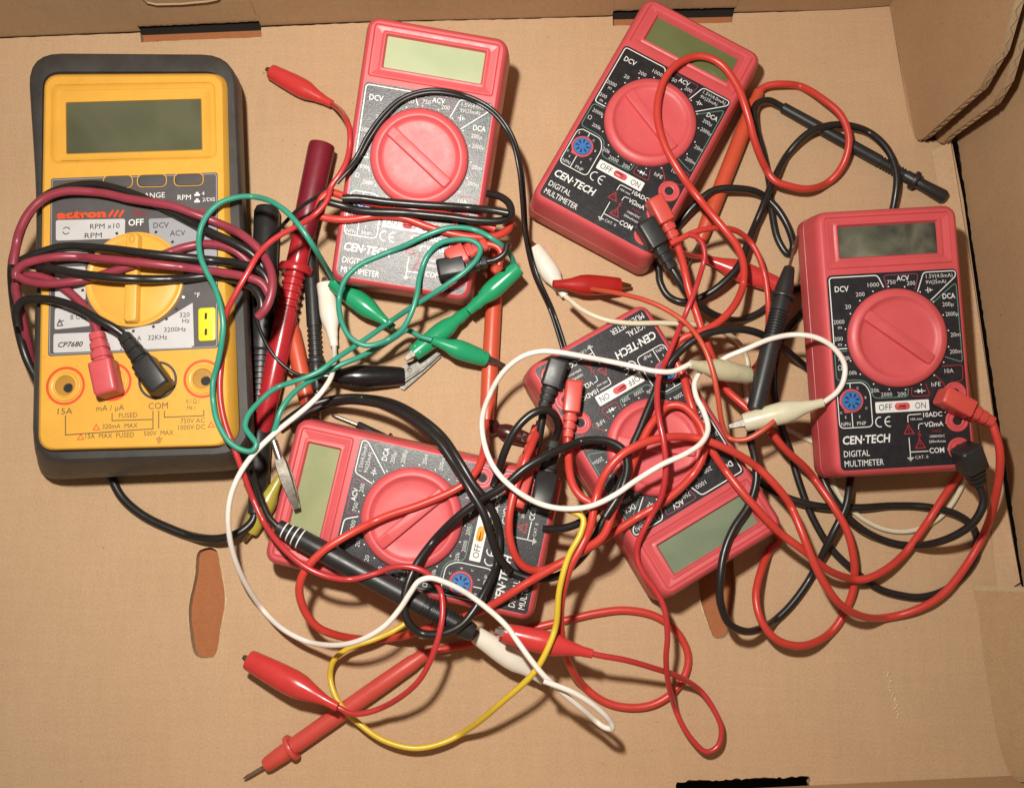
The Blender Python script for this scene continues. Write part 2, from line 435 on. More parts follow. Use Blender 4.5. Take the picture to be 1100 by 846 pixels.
def probe(parent, org, rear, nose, mat, tip=None, r=4.2, flange=.72, fr_r=6.8, ribs=(.50, .68), za=None, zb=None, ignore=(), taper=.62, tipmat='steel', rear_r=.8, tipr=.8, flange_on=True, nribs=7):
    prof = [(0, r*rear_r*.75), (.005, r*rear_r), (.06, r*rear_r), (.09, r*.92), (.30, r)]
    if ribs:
        for k in range(nribs):
            f = ribs[0]+(ribs[1]-ribs[0])*k/nribs; d = (ribs[1]-ribs[0])/nribs
            prof += [(f, r*1.0), (f+d*.35, r*1.0), (f+d*.45, r*.84), (f+d*.85, r*.84)]
        prof += [(ribs[1]+.005, r)]
    prof += [(min(.99, flange+.06), r*.97), (.985, r*taper), (1, r*taper*.85)]
    prof = sorted(prof)
    a, b = axis(rear, nose, prof, za, zb, ignore)
    mb = MB(); mb.loft(rod_rings(a, b, prof, 20), 0, cap0=True, cap1=True)
    body = mb.build('probe', mat, parent, org, 40)
    if flange_on:
        q = .012; fl = MB()
        fl.loft(rod_rings(a, b, [(flange-q, r*.9), (flange-q, fr_r*.96), (flange-q*.6, fr_r), (flange+q*.6, fr_r), (flange+q, fr_r*.96), (flange+q, r*.9)], 24), 0)
        fl.build('finger_guard', mat, body, org)
    if tip:
        e = np.array(P(tip[0], tip[1], b[2]*.75+1)); ln = np.linalg.norm(e-b)
        tm = MB(); tm.loft(rod_rings(b-(e-b)*.05, e, [(0, tipr), (.8, tipr), (.93, tipr*.7), (1, .12)], 10), 0, cap0=True, cap1=True)
        tm.build('tip', M[tipmat], body, org)
    deposit([a+(b-a)*f for f in np.linspace(.06, 1, 60)], np.interp(np.linspace(.06, 1, 60), [p for p, q in prof], [q for p, q in prof]))
    ENDS.setdefault(org_key(org), []).append((rear[0], rear[1], a[2]))
    return a, b

def plug(parent, org, head, tail, mat, z0, z1, w=8.4, h=10.5, head_frac=.56, tail_w=4.6, droop=0.):
    """right-angle banana plug: block over the jack, ribbed relief, cable end"""
    a = np.array(P(*head, z0)); b = np.array(P(*tail, z1)); ln = np.linalg.norm(b-a)
    t = (b-a)/ln; u = np.cross([0, 0, 1.], t); u /= np.linalg.norm(u); v = np.cross(t, u)
    secs = [(0, .86, .82), (.015, .94, .92), (.05, 1, 1), (head_frac-.02, 1.02, 1.0), (head_frac, .96, .92)]
    k0 = head_frac+.02; d = (1-k0)/3.05
    for k in range(3):
        g = 1-.10*(k+1); f = k0+d*k
        secs += [(f, g*.74, g*.70), (f+d*.2, g*.74, g*.70), (f+d*.26, g*.92, g*.86), (f+d*.9, g*.88, g*.82)]
    secs += [(1, tail_w/w, tail_w/h)]
    rings = []
    for f, sw, sh in secs:
        c = a+(b-a)*f; W, H_ = w*sw/2, h*sh/2; rc = min(W, H_)*(.32 if f < head_frac else .6)
        rings.append([tuple(c+u*x+v*y) for x, y in rr(-W, -H_, W, H_, rc, n=3)])
    mb = MB(); mb.loft(rings, 0, cap0=True, cap1=True)
    # pin collar reaching down into the jack
    c = a+t*w*.55; mb.tube([c-v*h*.2, c-v*(h*.5+3.2)], w*.36, n=14)
    o = mb.build('plug', mat, parent, org, 32)
    prof = [(0, w*.5), (1, tail_w*.5)]
    ENDS.setdefault(org_key(org), []).append((tail[0], tail[1], b[2]))
    fr = np.linspace(0, .8, 40); deposit([a+(b-a)*f+np.array([0, 0, (h-w)*.5*(1-f)]) for f in fr], np.interp(fr, [0, 1], [w*.5, tail_w*.5]))
    return a, b

# ================================================================== the cardboard box
cor = {k: P(*v) for k, v in dict(tr=(956, 8), tl=(-60, 44), tl0=(-60, 44)).items()}
box = thing('cardboard_box', 'open brown cardboard box with cut slots holding all the meters', 'box', (0, 0, 0))
def pl(pts, z=0): return [P(x, y, z)[:2] for x, y in pts]
hexcut = [(221, 588), (232, 590), (236, 603), (242, 644), (237, 675), (233, 700), (226, 706), (214, 705), (208, 698), (205, 680), (203, 653), (210, 617), (212, 595)]
hex2 = [(785, 590), (789, 617), (790, 637), (786, 662), (781, 680), (774, 685), (766, 683), (759, 665), (752, 642), (750, 610), (757, 585), (770, 578)]
slot1 = [(151, 33.5), (280, 27.5), (281, 40), (152, 45)]
slot2 = [(658, 17), (788, 13.5), (787, 24), (658, 27.5)]
slot3 = [(726, 839), (869, 833.5), (874, 872), (732, 876)]
def jag(poly, amp=.35, step=2.0):
    out = []
    for i in range(len(poly)):
        a = np.array(poly[i]); b = np.array(poly[(i+1) % len(poly)]); n = max(1, int(np.linalg.norm(b-a)/step))
        for k in range(n): out.append(tuple(a+(b-a)*k/n+np.array([random.uniform(-amp, amp), random.uniform(-amp, amp)])))
    return out
def smoothloop(p, m=7):
    n = len(p); o = []
    for i in range(n):
        p0, p1, p2, p3 = [np.array(p[(i+k) % n]) for k in (-1, 0, 1, 2)]
        for k in range(m):
            t = k/m; o.append(tuple(.5*(2*p1+(p2-p0)*t+(2*p0-5*p1+4*p2-p3)*t*t+(3*p1-p0-3*p2+p3)*t**3)))
    return o
holes = [[(x+random.uniform(-.09, .09), y+random.uniform(-.09, .09)) for x, y in smoothloop(pl(h))] for h in (hexcut, hex2)]+[jag(pl(h), .25, 2.5) for h in ()]+[jag(pl(slot3), .55, 1.6)]
def jag2(a, b):
    n = max(1, int(math.hypot(b[0]-a[0], b[1]-a[1])/6)); return [(a[0]+(b[0]-a[0])*k/n, a[1]+(b[1]-a[1])*k/n+random.uniform(-.35, .35)) for k in range(n)]
outer = pl(sum([jag2(a, b) for a, b in (((-140, 47), (150.5, 35.4)), ((150.5, 35.4), (151.5, 45.5)), ((151.5, 45.5), (281, 40)), ((281, 40), (280.5, 29.6)), ((280.5, 29.6), (390, 24.6)), ((390, 24.6), (560, 20.6)), ((560, 20.6), (658, 18)), ((658, 18), (658.5, 28)), ((658.5, 28), (786, 24.5)), ((786, 24.5), (788, 14.6)), ((788, 14.6), (900, 11)))], [])+[(900, 11), (956, 7), (966, 63), (977, 130), (986, 152), (1022, 150), (1035, 215), (1045, 288), (1080, 532), (1097, 628), (1105, 645), (1130, 900), (560, 905), (-140, 905)])
mb = MB(); mb.poly([outer]+holes, 0, 0)
for hl in holes:
    mb.loft([[(x, y, 0) for x, y in hl], [(x, y, -4) for x, y in hl]], 1, smooth=False)
mb.loft([[(x, y, -4) for x, y in outer], [(x, y, 0) for x, y in outer]], 1, smooth=False)
mb.build('floor_panel', [M['kraft'], M['kraft_edge']], box)
mb = MB(); under = pl([(-160, 30), (930, 6), (930, 833), (872, 836), (728, 841.5), (-160, 875)]); mb.poly([under], -4.1, 0)
mb.build('under_panel', M['under'], box)
mb = MB(); mb.poly([pl([(-400, -150), (1500, -150), (1500, 1100), (-400, 1100)])], -25, 0); mb.build('bottom_shade_sheet', M['gap_shade'], box)  # added black sheet that paints the shade below the floor
# raw paper rim torn up round the cut outs
for hl, ks in ((holes[0], .9), (holes[1], .8)):
    mb = MB(); c = np.mean(hl, axis=0); n = len(hl)
    o2 = [tuple(np.array(q)+(np.array(q)-c)/np.linalg.norm(np.array(q)-c)*random.uniform(.25, 1.1)*ks) for q in hl]
    mb.loft([[(x, y, .12) for x, y in o2], [(x, y, .45+random.uniform(-.15, .2)) for x, y in hl], [(x, y, -.6) for x, y in hl]], 0, smooth=False)
    mb.build('torn_rim', M['kraft_pale'], box)
# back wall with the dark tab slots
mb = MB()
seam = [(-140, 46), (150, 34), (151, 34), (280, 28), (281, 28), (390, 23.5), (560, 20), (657, 17), (658, 17), (788, 13.5), (789, 13.5), (900, 11), (958, 6.5)]
for i in range(len(seam)-1):
    a, b = P(*seam[i]), P(*seam[i+1])
    slot = seam[i][0] in (151, 658)
    z0 = 5.0 if slot else -.3
    mb.add([(a[0], a[1]+.3, z0), (b[0], b[1]+.3, z0), (b[0], b[1]+9, 110), (a[0], a[1]+9, 110)], [(0, 1, 2, 3)], 0, False)
    mb.add([(a[0], a[1]+4.3, z0), (b[0], b[1]+4.3, z0), (b[0], b[1]+13, 110), (a[0], a[1]+13, 110)], [(0, 3, 2, 1)], 0, False)
    if slot:
        n = 40
        top = [(a[0]+(b[0]-a[0])*k/n, a[1]+(b[1]-a[1])*k/n, 5.0) for k in range(n+1)]
        fr_ = [(x, y+.1, z-random.uniform(.1, .9)) for x, y, z in top]; bk = [(x, y+4.2, z) for x, y, z in top]
        mb.loft([bk, fr_, [(x, y-.05, z+.6) for x, y, z in top]], 1, closed=False, smooth=False)
mb.build('back_wall', [M['kraft_wall_shaded'], M['kraft_edge']], box)
for a, b in (((151, 34), (280, 28)), ((658, 17), (788, 13.5))):
    mb = MB(); a, b = P(*a), P(*b)
    mb.add([(a[0]-4, a[1]-.2, -4.5), (b[0]+4, b[1]-.2, -4.5), (b[0]+4, b[1]+5.2, 9), (a[0]-4, a[1]+5.2, 9)], [(0, 1, 2, 3)], 0, False)
    mb.build('slot_shade_sheet', M['gap_shade'], box)  # black sheet behind the slot, its shade put into the colour
# outline of the hand hole pressed into the back wall
mb = MB()
hh = [on_plane(x, y, P(-140, 46), P(560, 20.5)) for x, y in [(150, -12), (153, 1), (158, 5.5), (168, 7.5), (195, 6.8), (222, 4.5), (233, 2.5), (239, -3), (241, -14)]]
mb.tube([(x, y-.6+z*.079, z) for x, y, z in hh], .55, n=6); mb.build('hand_hole_score', M['kraft_edge'], box)
# front wall sliver
a, b = P(-140, 888), P(1075, 834)
s3a, s3b = P(728, 851), P(872, 844)
mb = MB()
fa, fb = P(880, 842.5), P(1086, 832.5)
dxy = (fb[0]-fa[0], fb[1]-fa[1]); ln = math.hypot(*dxy)
e1 = (fa[0]-dxy[0]*3.6, fa[1]-dxy[1]*3.6)
mb.add([(e1[0], e1[1], 0.2), (fb[0], fb[1], .2), (fb[0], fb[1]-12, 90), (e1[0], e1[1]-12, 90)], [(0, 3, 2, 1)], 0, False)
mb.add([(e1[0], e1[1]-4, 0.2), (fb[0], fb[1]-4, .2), (fb[0], fb[1]-16, 90), (e1[0], e1[1]-16, 90)], [(0, 1, 2, 3)], 0, False)
# right wall
mb2 = MB()
w0, w1 = P(1010, 40), P(1099, 640)
def wallpt(t, z, o=0): return (w0[0]+(w1[0]-w0[0])*t+o+z*.06, w0[1]+(w1[1]-w0[1])*t, z)
_n = 160; _ts = [-.25+1.35*k/_n for k in range(_n+1)]; mb2.loft([[wallpt(t_, 1.7+random.uniform(-.5, .5)) for t_ in _ts], [wallpt(t_, 110) for t_ in _ts]], 0, closed=False, smooth=False)
mb2.loft([[wallpt(-.25, 110, 4), wallpt(1.1, 110, 4)], [wallpt(-.25, 2.2, 4), wallpt(1.1, 2.2, 4)], [wallpt(-.25, 2.2), wallpt(1.1, 2.2)]], 0, closed=False, smooth=False)
mb2.build('right_wall', M['kraft_wall_shaded'], box)
mb.build('front_wall', M['kraft_wall_shaded'], box)
# lower right flap, leaning outward
mb = MB()
f0, f1 = [(1046, 634), (1051, 655), (1059, 720), (1070, 784), (1078, 815), (1088, 838)], None
lo = [P(x, y, .25) for x, y in f0]
hi = [(x+44, y, 34) for x, y, z in lo]; h2 = [(x+52, y, 100) for x, y, z in lo]
mb.loft([hi and h2, hi, lo], 0, closed=False, smooth=False)
mb.loft([[(x-.2, y, z+.02) for x, y, z in lo[:1]]+[(lo[0][0], lo[0][1]+2.5, .3)], [hi[0], (hi[0][0], hi[0][1]+2.5, 34)]], 1, closed=False, smooth=False)
mb.build('side_flap', [M['kraft_wall_shaded'], M['kraft_edge']], box)
# folded strip beside the wall
mb = MB()
s0 = [P(x, y, .5) for x, y in [(1001, 162), (1024, 300), (1045, 420), (1061, 529), (1072, 640)]]
s1 = [P(x, y, 3.2) for x, y in [(1021, 152), (1044, 292), (1063, 420), (1079, 532), (1096, 625)]]
mb.loft([s0, s1], 0, closed=False, smooth=False); mb.build('folded_strip', M['kraft'], box)
# corner flap with its corrugated cut edge, and the second layer behind it
def flap(fl, px_up, name, off, thick=4.0):
    a, b = P(*fl[0]), P(*fl[-1])
    base = [P(x, y, .3) for x, y in fl]
    top = [on_plane(x, y, P(*fl[0]), P(*fl[-1])) for x, y in px_up]
    poly = base+top
    nrm = np.array([(b[1]-a[1]), -(b[0]-a[0]), 0.]); nrm /= np.linalg.norm(nrm)
    nrm *= -1 if nrm[0] < 0 else 1
    # poly in wall plane coordinates
    ax = np.array([b[0]-a[0], b[1]-a[1], 0.]); ax /= np.linalg.norm(ax)
    uv = [(float((np.array(q)-np.array(a))@ax), q[2]) for q in poly]
    tr = tessellate_polygon([[Vector((u, v, 0)) for u, v in uv]])
    mbf = MB()
    bk = [tuple(np.array(q)+nrm*thick) for q in poly]
    mbf.add(poly, [tuple(t_) for t_ in tr], 0, False); mbf.add(bk, [tuple(t_) for t_ in tr], 0, False)
    n = len(poly); mbf.add(poly+bk, [(i, i+1, n+i+1, n+i) for i in range(len(base)-1, n-1)], 1, False)
    # flute walls showing in the cut edge
    ed = poly[len(base)-1:]; eb = bk[len(base)-1:]
    for i in range(len(ed)-1):
        p0, p1, q0, q1 = map(np.array, (ed[i], ed[i+1], eb[i], eb[i+1])); m_ = max(1, int(np.linalg.norm(p1-p0)/3.2))
        up_ = np.array([0, -.35, .1])
        zz = [tuple((p0+(p1-p0)*k/m_)*( .75 if k % 2 else .25)+(q0+(q1-q0)*k/m_)*(.25 if k % 2 else .75)+up_) for k in range(m_+1)]
        mbf.tube(zz, .28, 2, n=5)
    mbf.build(name, [M['kraft_wall_shaded'], M['kraft_edge'], M['kraft_wall_shaded']], box)
flap([(955, 2), (966, 63), (977, 130), (983, 148)], [(987, 151), (993, 148), (1052, 95), (1063, 75), (1075, 55), (1085, 20), (1094, -10), (1094, -70), (950, -60)], 'corner_flap', 0)
flap([(975, 10), (998, 120), (1006, 152)], [(1012, 154), (1020, 146), (1066, 112), (1080, 88), (1094, 40), (1104, 0), (1110, -60), (990, -60)], 'inner_flap', 0)
# scuffs punched through the paper near the lower right
mb = MB()
for k in range(16):
    f = k/15; c = np.array(P(954+11*f+random.uniform(-2.5, 2.5), 722+48*f, 0)); w_, h_ = random.uniform(.3, .9), random.uniform(.5, 1.2)
    pts = [(c[0]+w_*math.cos(q)*random.uniform(.6, 1.2), c[1]+h_*math.sin(q)*random.uniform(.6, 1.2)) for q in np.linspace(0, 6.28, 8)[:-1]]
    mb.add([(x, y, .1) for x, y in pts]+[(c[0], c[1], .75)], [(i, (i+1) % 7, 7) for i in range(7)], 0, False)
mb.build('paper_tear', M['kraft_pale'], box)

# ================================================================== red multimeter (built once, copied)
ZT = 26.6
def ear(x): return x
def make_meter():
    th = thing('digital_multimeter', '', 'multimeter', (0, 0, 0), 'red digital multimeters')
    # --- case
    X0, X1, Y0, Y1 = -35.6, 35.6, -65.2, 64.6
    mb = MB(); rings = []
    for z, ins, r in ((0, 1.4, 5), (.8, .5, 5.5), (2.2, 0, 6), (10.6, .5, 6), (10.7, .75, 6), (11.2, .75, 6), (11.3, .5, 6), (21.5, 1.3, 6), (24, 1.8, 5.6), (25.4, 2.5, 5.1), (26.2, 3.4, 4.5), (26.55, 4.0, 4.0)):
        rings.append(rr(X0+ins, Y0+ins, X1-ins, Y1-ins, r, z))
    mb.loft(rings, 0, cap0=True)
    top = rr(X0+4, Y0+4, X1-4, Y1-4, 4.0)
    G0 = (-30.2, 34.6, 30.2, 59.6, 1.5); ins = lambda q, d: (q[0]+d, q[1]+d, q[2]-d, q[3]-d, max(.3, q[4]-d*.5))
    lcdr = (-23.4, 40.2, 23.4, 54.8, .5)
    mb.poly([top, rr(*G0)], 26.55, 0)
    seq = [(G0, 26.55), (ins(G0, .35), 26.05), (ins(G0, .7), 26.5)]
    for k in range(1, 4): seq += [(ins(G0, .7+k*1.15-.3), 26.5-.12*(k-1)), (ins(G0, .7+k*1.15), 26.5-.12*k)]
    f1 = ins(lcdr, -2.6); f2 = ins(lcdr, -1.6); f3 = ins(lcdr, -.9); f4 = ins(lcdr, 0)
    f1 = (*f1[:4], 1.2); f2 = (*f2[:4], 1.1); f3 = (*f3[:4], .8); f4 = (*f4[:4], .5)
    seq += [(f1, 26.14), (f2, 26.75), (f3, 26.7), (f4, 24.9)]
    mb.loft([rr(*q, z=z) for q, z in seq], 0)
    mb.build('case', M['red_case'], th)
    # --- display
    mb = MB(); mb.poly([rr(-23.5, 40.1, 23.5, 54.9, .4)], 25.0, 0); mb.build('display', M['lcd_grey'], th)
    # --- label panel with its print
    mb = MB(); z = ZT+.05; zi = ZT+.22
    out = rr(-31, -60.8, 31, 31.8, 2.2); mb.poly([out], z+.05, 0)
    mb.loft([[(x, y, 26.3) for x, y in out], [(x, y, z+.05) for x, y in out]], 0, smooth=False)
    W, R, G, K, PU = 1, 2, 3, 4, 5
    def rnd(pts, r=1.6, n=4):
        o = [pts[0]]
        for i in range(1, len(pts)-1):
            p = np.array(pts[i]); a = np.array(pts[i-1]); b = np.array(pts[i+1])
            ra = min(r, np.linalg.norm(a-p)*.45); rb = min(r, np.linalg.norm(b-p)*.45)
            pa = p+(a-p)/np.linalg.norm(a-p)*ra; pb = p+(b-p)/np.linalg.norm(b-p)*rb
            for k in range(n+1):
                t = k/n; o.append(tuple((pa*(1-t)+p*t)*(1-t)+(p*(1-t)+pb*t)*t))
        return o+[pts[-1]]
    def line(pts, mi, w=.42, r=1.6): mb.strip(rnd(pts, r), w, zi, mi)
    line([(-23.9, -3.4), (-30.0, -3.4), (-30.0, 30.6), (-6.9, 30.6), (-4.4, 24.6)], W, .5)
    line([(-2.6, 24), (-4.3, 30.4), (12.6, 30.4), (10.3, 22.6)], PU)
    line([(11.5, 21.6), (15.0, 30.8), (30.2, 30.8), (30.2, 28.2), (17.4, 17.2)], W, .45)
    line([(18.4, 16.0), (29.2, 24.6), (30.1, 24.2), (30.1, -12.9), (21.0, -9.5)], G)
    line([(-24.0, -4.6), (-30.0, -4.6), (-30.0, -18.4), (-18.8, -18.6), (-15.1, -20.5), (-13.2, -27.6), (3.2, -27.8), (3.4, -23.7)], G, .42, 2.2)
    line([(5.2, -23.4), (4.6, -27.8), (13.6, -27.8), (11.8, -21.9)], R)
    line([(20.1, -14.2), (30, -14.2), (29.6, -21.4), (25.5, -22.2)], R); line([(20.6, -25.6), (20.6, -22.6), (16.5, -18.0)], R)
    line([(-28, -19.8), (-30.2, -21.5), (-30.2, -40.9), (-14.6, -40.9), (-14.6, -24.4), (-17.5, -19.8), (-28, -19.8)], W, .42, 2.4)
    mb.strip([(-23.9, -19.9), (-23.9, -22.2)], .4, zi, W); mb.strip([(-24.0, -34), (-24.0, -40.8)], .4, zi, W)
    line([(2.1, -39.8), (2.2, -36.3), (8.6, -36.2)], W, .4, 1); line([(6.8, -43.4), (7.0, -40.8), (9.3, -40.7)], W, .35, 1)
    line([(2.0, -47.0), (2.0, -53.8), (10.6, -53.8)], W, .4, .2); mb.strip([(2.0, -54.1), (2.0, -56.4)], .4, zi, W)
    for q, w_ in ((-56.5, 3.2), (-57.1, 2.0), (-57.7, .9)): mb.strip([(2-w_/2, q), (2+w_/2, q)], .3, zi, W)
    line([(19.8, -36.2), (22.0, -34.0)], W, .35); mb.strip([(19.6, -41.0), (21, -41.0)], .35, zi, W); mb.strip([(19.6, -53.5), (21, -53.5)], .35, zi, W)
    tx = lambda s_, x, y, h, mi=W, **k: mb.text(s_, x, y, h, zi+.03, mi, **k)
    tx('DCV', -24.4, 25.0, 2.7, width=6.6, bold=.012); tx('ACV', 5.0, 28.6, 2.4, width=6, bold=.012); tx('DCA', 26.2, 18.9, 2.5, width=6, bold=.012)
    nb = dict(bold=-.010)
    tx('1000', -9.2, 26.2, 2.0, width=5.4, **nb); tx('200', -15.8, 22.0, 2.0, width=4.2, **nb); tx('20', -22.0, 16.4, 2.0, width=2.8, **nb)
    tx('2000', -26.9, 9.4, 2.0, width=5.2, **nb); tx('m', -26.6, 6.9, 1.9, **nb); tx('200', -27.6, 1.4, 1.9, width=4, **nb); tx('m', -27.2, -1.2, 1.9, **nb)
    tx('750', -.6, 27.0, 2.0, width=4, **nb); tx('200', 8.7, 26.0, 2.0, width=4, **nb)
    tx('1.5V(4.0mA)', 22.4, 28.8, 1.9, width=12.6, **nb); tx('9V(25mA)', 20.6, 26.0, 1.8, width=9.6, **nb)
    for q in ((15.2, 16.4), (17.6, 18.8)): mb.strip([(q[0], 22.2), (q[1], 22.2)], .35, zi, W)
    mb.strip([(16.5, 23.6), (16.5, 20.8)], .35, zi, W); mb.strip([(17.5, 23.0), (17.5, 21.4)], .45, zi, W)
    tx('200\u00b5', 25.4, 15.0, 2.0, width=5.2, **nb); tx('2000\u00b5', 26.9, 10.3, 2.0, width=5.9, **nb); tx('20m', 27.8, .4, 2.0, width=4.6, **nb); tx('200m', 27.2, -7.6, 2.0, width=5.4, **nb)
    tx('10A', 23.4, -16.6, 2.0, width=4.2, **nb); tx('hFE', 16.8, -22.6, 2.1, width=4.4, **nb)
    mb.strip([(6.2, -25.4), (11.6, -25.4)], .3, zi, W); mb.add([(7.8, -24.4, zi+.02), (7.8, -26.4, zi+.02), (9.6, -25.4, zi+.02)], [(0, 1, 2)], W, False); mb.strip([(9.7, -24.3), (9.7, -26.5)], .4, zi+.04, W)
    tx('200', .2, -26.3, 1.9, width=4, **nb); tx('2000', -7.0, -26.1, 1.9, width=5.2, **nb); tx('20k', -12.2, -23.9, 1.9, width=4, **nb)
    tx('200k', -22.6, -15.0, 1.9, width=5, **nb); tx('\u03a9', -28.0, -12.4, 2.2, **nb); tx('2000k', -25.6, -7.9, 1.9, width=6, **nb)
    tx('NPN', -27.2, -39.0, 1.8, width=4.2, **nb); tx('PNP', -19.8, -39.0, 1.8, width=4.2, **nb)
    for s_, x, y in (('E', -28.6, -22.4), ('B', -29.0, -29), ('C', -29, -33.6), ('E', -27, -35.8), ('C', -20.4, -22.4), ('B', -17.0, -27), ('C', -17, -32), ('E', -20.4, -35.8)): tx(s_, x, y, 1.1)
    # white switch strip
    sw = rr(-12.7, -34.7, 12.7, -29.5, .6); mb.poly([sw], zi+.02, W)
    tx('OFF', -8.0, -32.1, 3.0, K, width=6.4); tx('ON', 8.6, -32.1, 3.0, K, width=5)
    # the two open arcs of the conformity mark
    for cx, a0 in ((-11.0, 0), (-6.6, 1)):
        mb.strip([(cx+2.1*math.cos(q), -38.9+2.3*math.sin(q)) for q in np.linspace(math.radians(75), math.radians(285), 14)], .5, zi, W)
    mb.strip([(-8.5, -38.9), (-6.4, -38.9)], .5, zi+.04, W)
    tx('CEN\u00b7TECH', -18.0, -46.6, 3.8, width=22.6, bold=.022, shear=.14)
    tx('DIGITAL', -29.2, -53.0, 2.9, width=12.2, align='L'); tx('MULTIMETER', -29.2, -57.6, 2.9, width=18.4, align='L')
    tx('10ADC', 14.0, -36.7, 2.2, width=9.0, bold=.012); tx('V\u03a9mA', 14.2, -41.3, 2.2, width=9, bold=.012); tx('COM', 14.6, -53.6, 2.5, width=7.0, bold=.012)
    tx('10A max', 6.2, -38.4, 1.1, width=5.6); tx('CAT. II', 7.2, -56.4, 1.5, width=6, **nb)
    tx('MAX', 15.5, -44.6, 1.2, R, width=4.4); tx('1000VDC', 15.4, -47.0, 1.2, width=7); tx('200mAmax', 15.2, -49.4, 1.2, width=8)
    for cx, cy in ((2.2, -43.2), (7.0, -50.2)):
        mb.strip([(cx-2.2, cy-1.9), (cx+2.2, cy-1.9), (cx, cy+2.1)], .6, zi, R, True); mb.strip([(cx, cy+.6), (cx, cy-.9)], .45, zi, R)
    mb.strip([(7.4, -44), (6.4, -46), (7.6, -45.8), (6.5, -48)], .5, zi, R)
    for k in range(20):
        q = math.radians(95+18*k); mb.disc(24.7*math.cos(q), .3+24.7*math.sin(q), zi+.06, .36, W, 8)
    mb.build('label_panel', [M['black_label'], M['white_ink'], M['red_ink'], M['green_ink'], M['black_ink'], M['purple_ink']], th)
    # --- dial
    mb = MB()
    mb.lathe(0, .3, [(23.5, 26.3), (23.5, 27.6), (23.1, 28.6), (22.2, 29.4), (20.6, 30.0), (19.6, 30.1), (19.2, 29.9), (18.4, 28.9), (16.8, 28.4), (12, 28.35), (.01, 28.35)], 0, 64, cap=False)
    dl = mb.build('dial', M['dial_red'], th); dl.location = (0, 0, 0)
    mb = MB()
    zs = [(28.2, 0), (29.9, .25), (30.4, .6), (30.55, 1.2)]; mb.poly([rr(12.2, -1.85, 17.75, 1.85, .5)], 30.62, 1)
    mb.loft([rr(-19.0+i, -2.9+i*.8, 19.0-i, 2.9-i*.8, 1.3-i*.4, z, 4) for z, i in zs], 0, cap1=True)
    pb = mb.build('pointer_bar', [M['dial_red'], M['pointer_red']], dl); pb.location = (0, .3*S, 0); pb.rotation_euler = (0, 0, math.radians(141.5))
    # --- power switch, transistor socket, jacks
    mb = MB(); mb.loft([rr(-3.6, -33.8, 3.6, -30.4, 1.6, z, 5) for z in (26.4, ZT+.30)], 0, cap1=True)
    ps = mb.build('power_switch', M['red_case'], th)
    mb = MB(); mb.loft([rr(-3.0+i, -33.5+i, 1.4-i, -30.7-i, 1.2, z, 5) for z, i in ((ZT+.2, 0), (ZT+1.1, .1), (ZT+1.4, .5))], 0, cap1=True)
    mb.build('slider', M['red_case'], ps)
    mb = MB(); mb.lathe(-23.8, -28.2, [(5.6, 26.3), (5.6, ZT+.5), (5.2, ZT+.8), (4.7, ZT+.8), (4.4, ZT+.3)], 0, 32)
    mb.loft([rr(-27.6, -33.8, -24.2, -30.4, .8, z) for z in (26.4, ZT+.45)], 0, cap1=True)
    ts = mb.build('transistor_socket', M['red_case'], th)
    mb = MB(); mb.lathe(-23.8, -28.2, [(4.5, 26.4), (4.5, ZT+.95), (4.2, ZT+1.2), (.01, ZT+1.2)], 0, 32, cap=False)
    for k in range(8):
        q = math.pi/4*k+.2; c, s_ = math.cos(q), math.sin(q); n_ = (-s_, c)
        mb.add([(-23.8+c*a+n_[0]*w_, -28.2+s_*a+n_[1]*w_, ZT+1.24) for a, w_ in ((1.7, -.32), (3.6, -.42), (3.6, .42), (1.7, .32))], [(0, 1, 2, 3)], 1, False)
    mb.build('pin_insert', [M['blue'], M['hole']], ts)
    for y in (-27.4, -40.2, -53.6):
        mb = MB()
        mb.lathe(25.2, y, [(5.4, 26.4), (5.4, ZT+.5), (5.1, ZT+.8), (4.5, ZT+.85), (4.2, ZT+.55), (3.6, ZT+.5), (3.3, ZT+.9), (2.6, ZT+1.0), (2.2, ZT+.8)], 0, 32, cap=False)
        mb.lathe(25.2, y, [(2.2, ZT+.8), (2.1, ZT-.6)], 1, 24, cap=False)
        mb.lathe(25.2, y, [(2.1, ZT-.3), (1.5, ZT-.1), (1.3, ZT-.2)], 2, 20, cap=False)
        mb.disc(25.2, y, ZT+.24, 1.9, 1)
        mb.build('jack', [M['red_case'], M['hole'], M['brass']], th)
    return th
def copy_tree(o, parent=None):
    c = o.copy(); COL.objects.link(c)
    if parent is not None: c.parent = parent; c.matrix_parent_inverse = o.matrix_parent_inverse.copy()
    for ch in list(o.children): copy_tree(ch, c)
    return c
def kid(o, n):
    for c in o.children_recursive:
        if c.name.split('.')[0] == n: return c
def repaint(o, m):
    o.material_slots[0].link = 'OBJECT'; o.material_slots[0].material = m

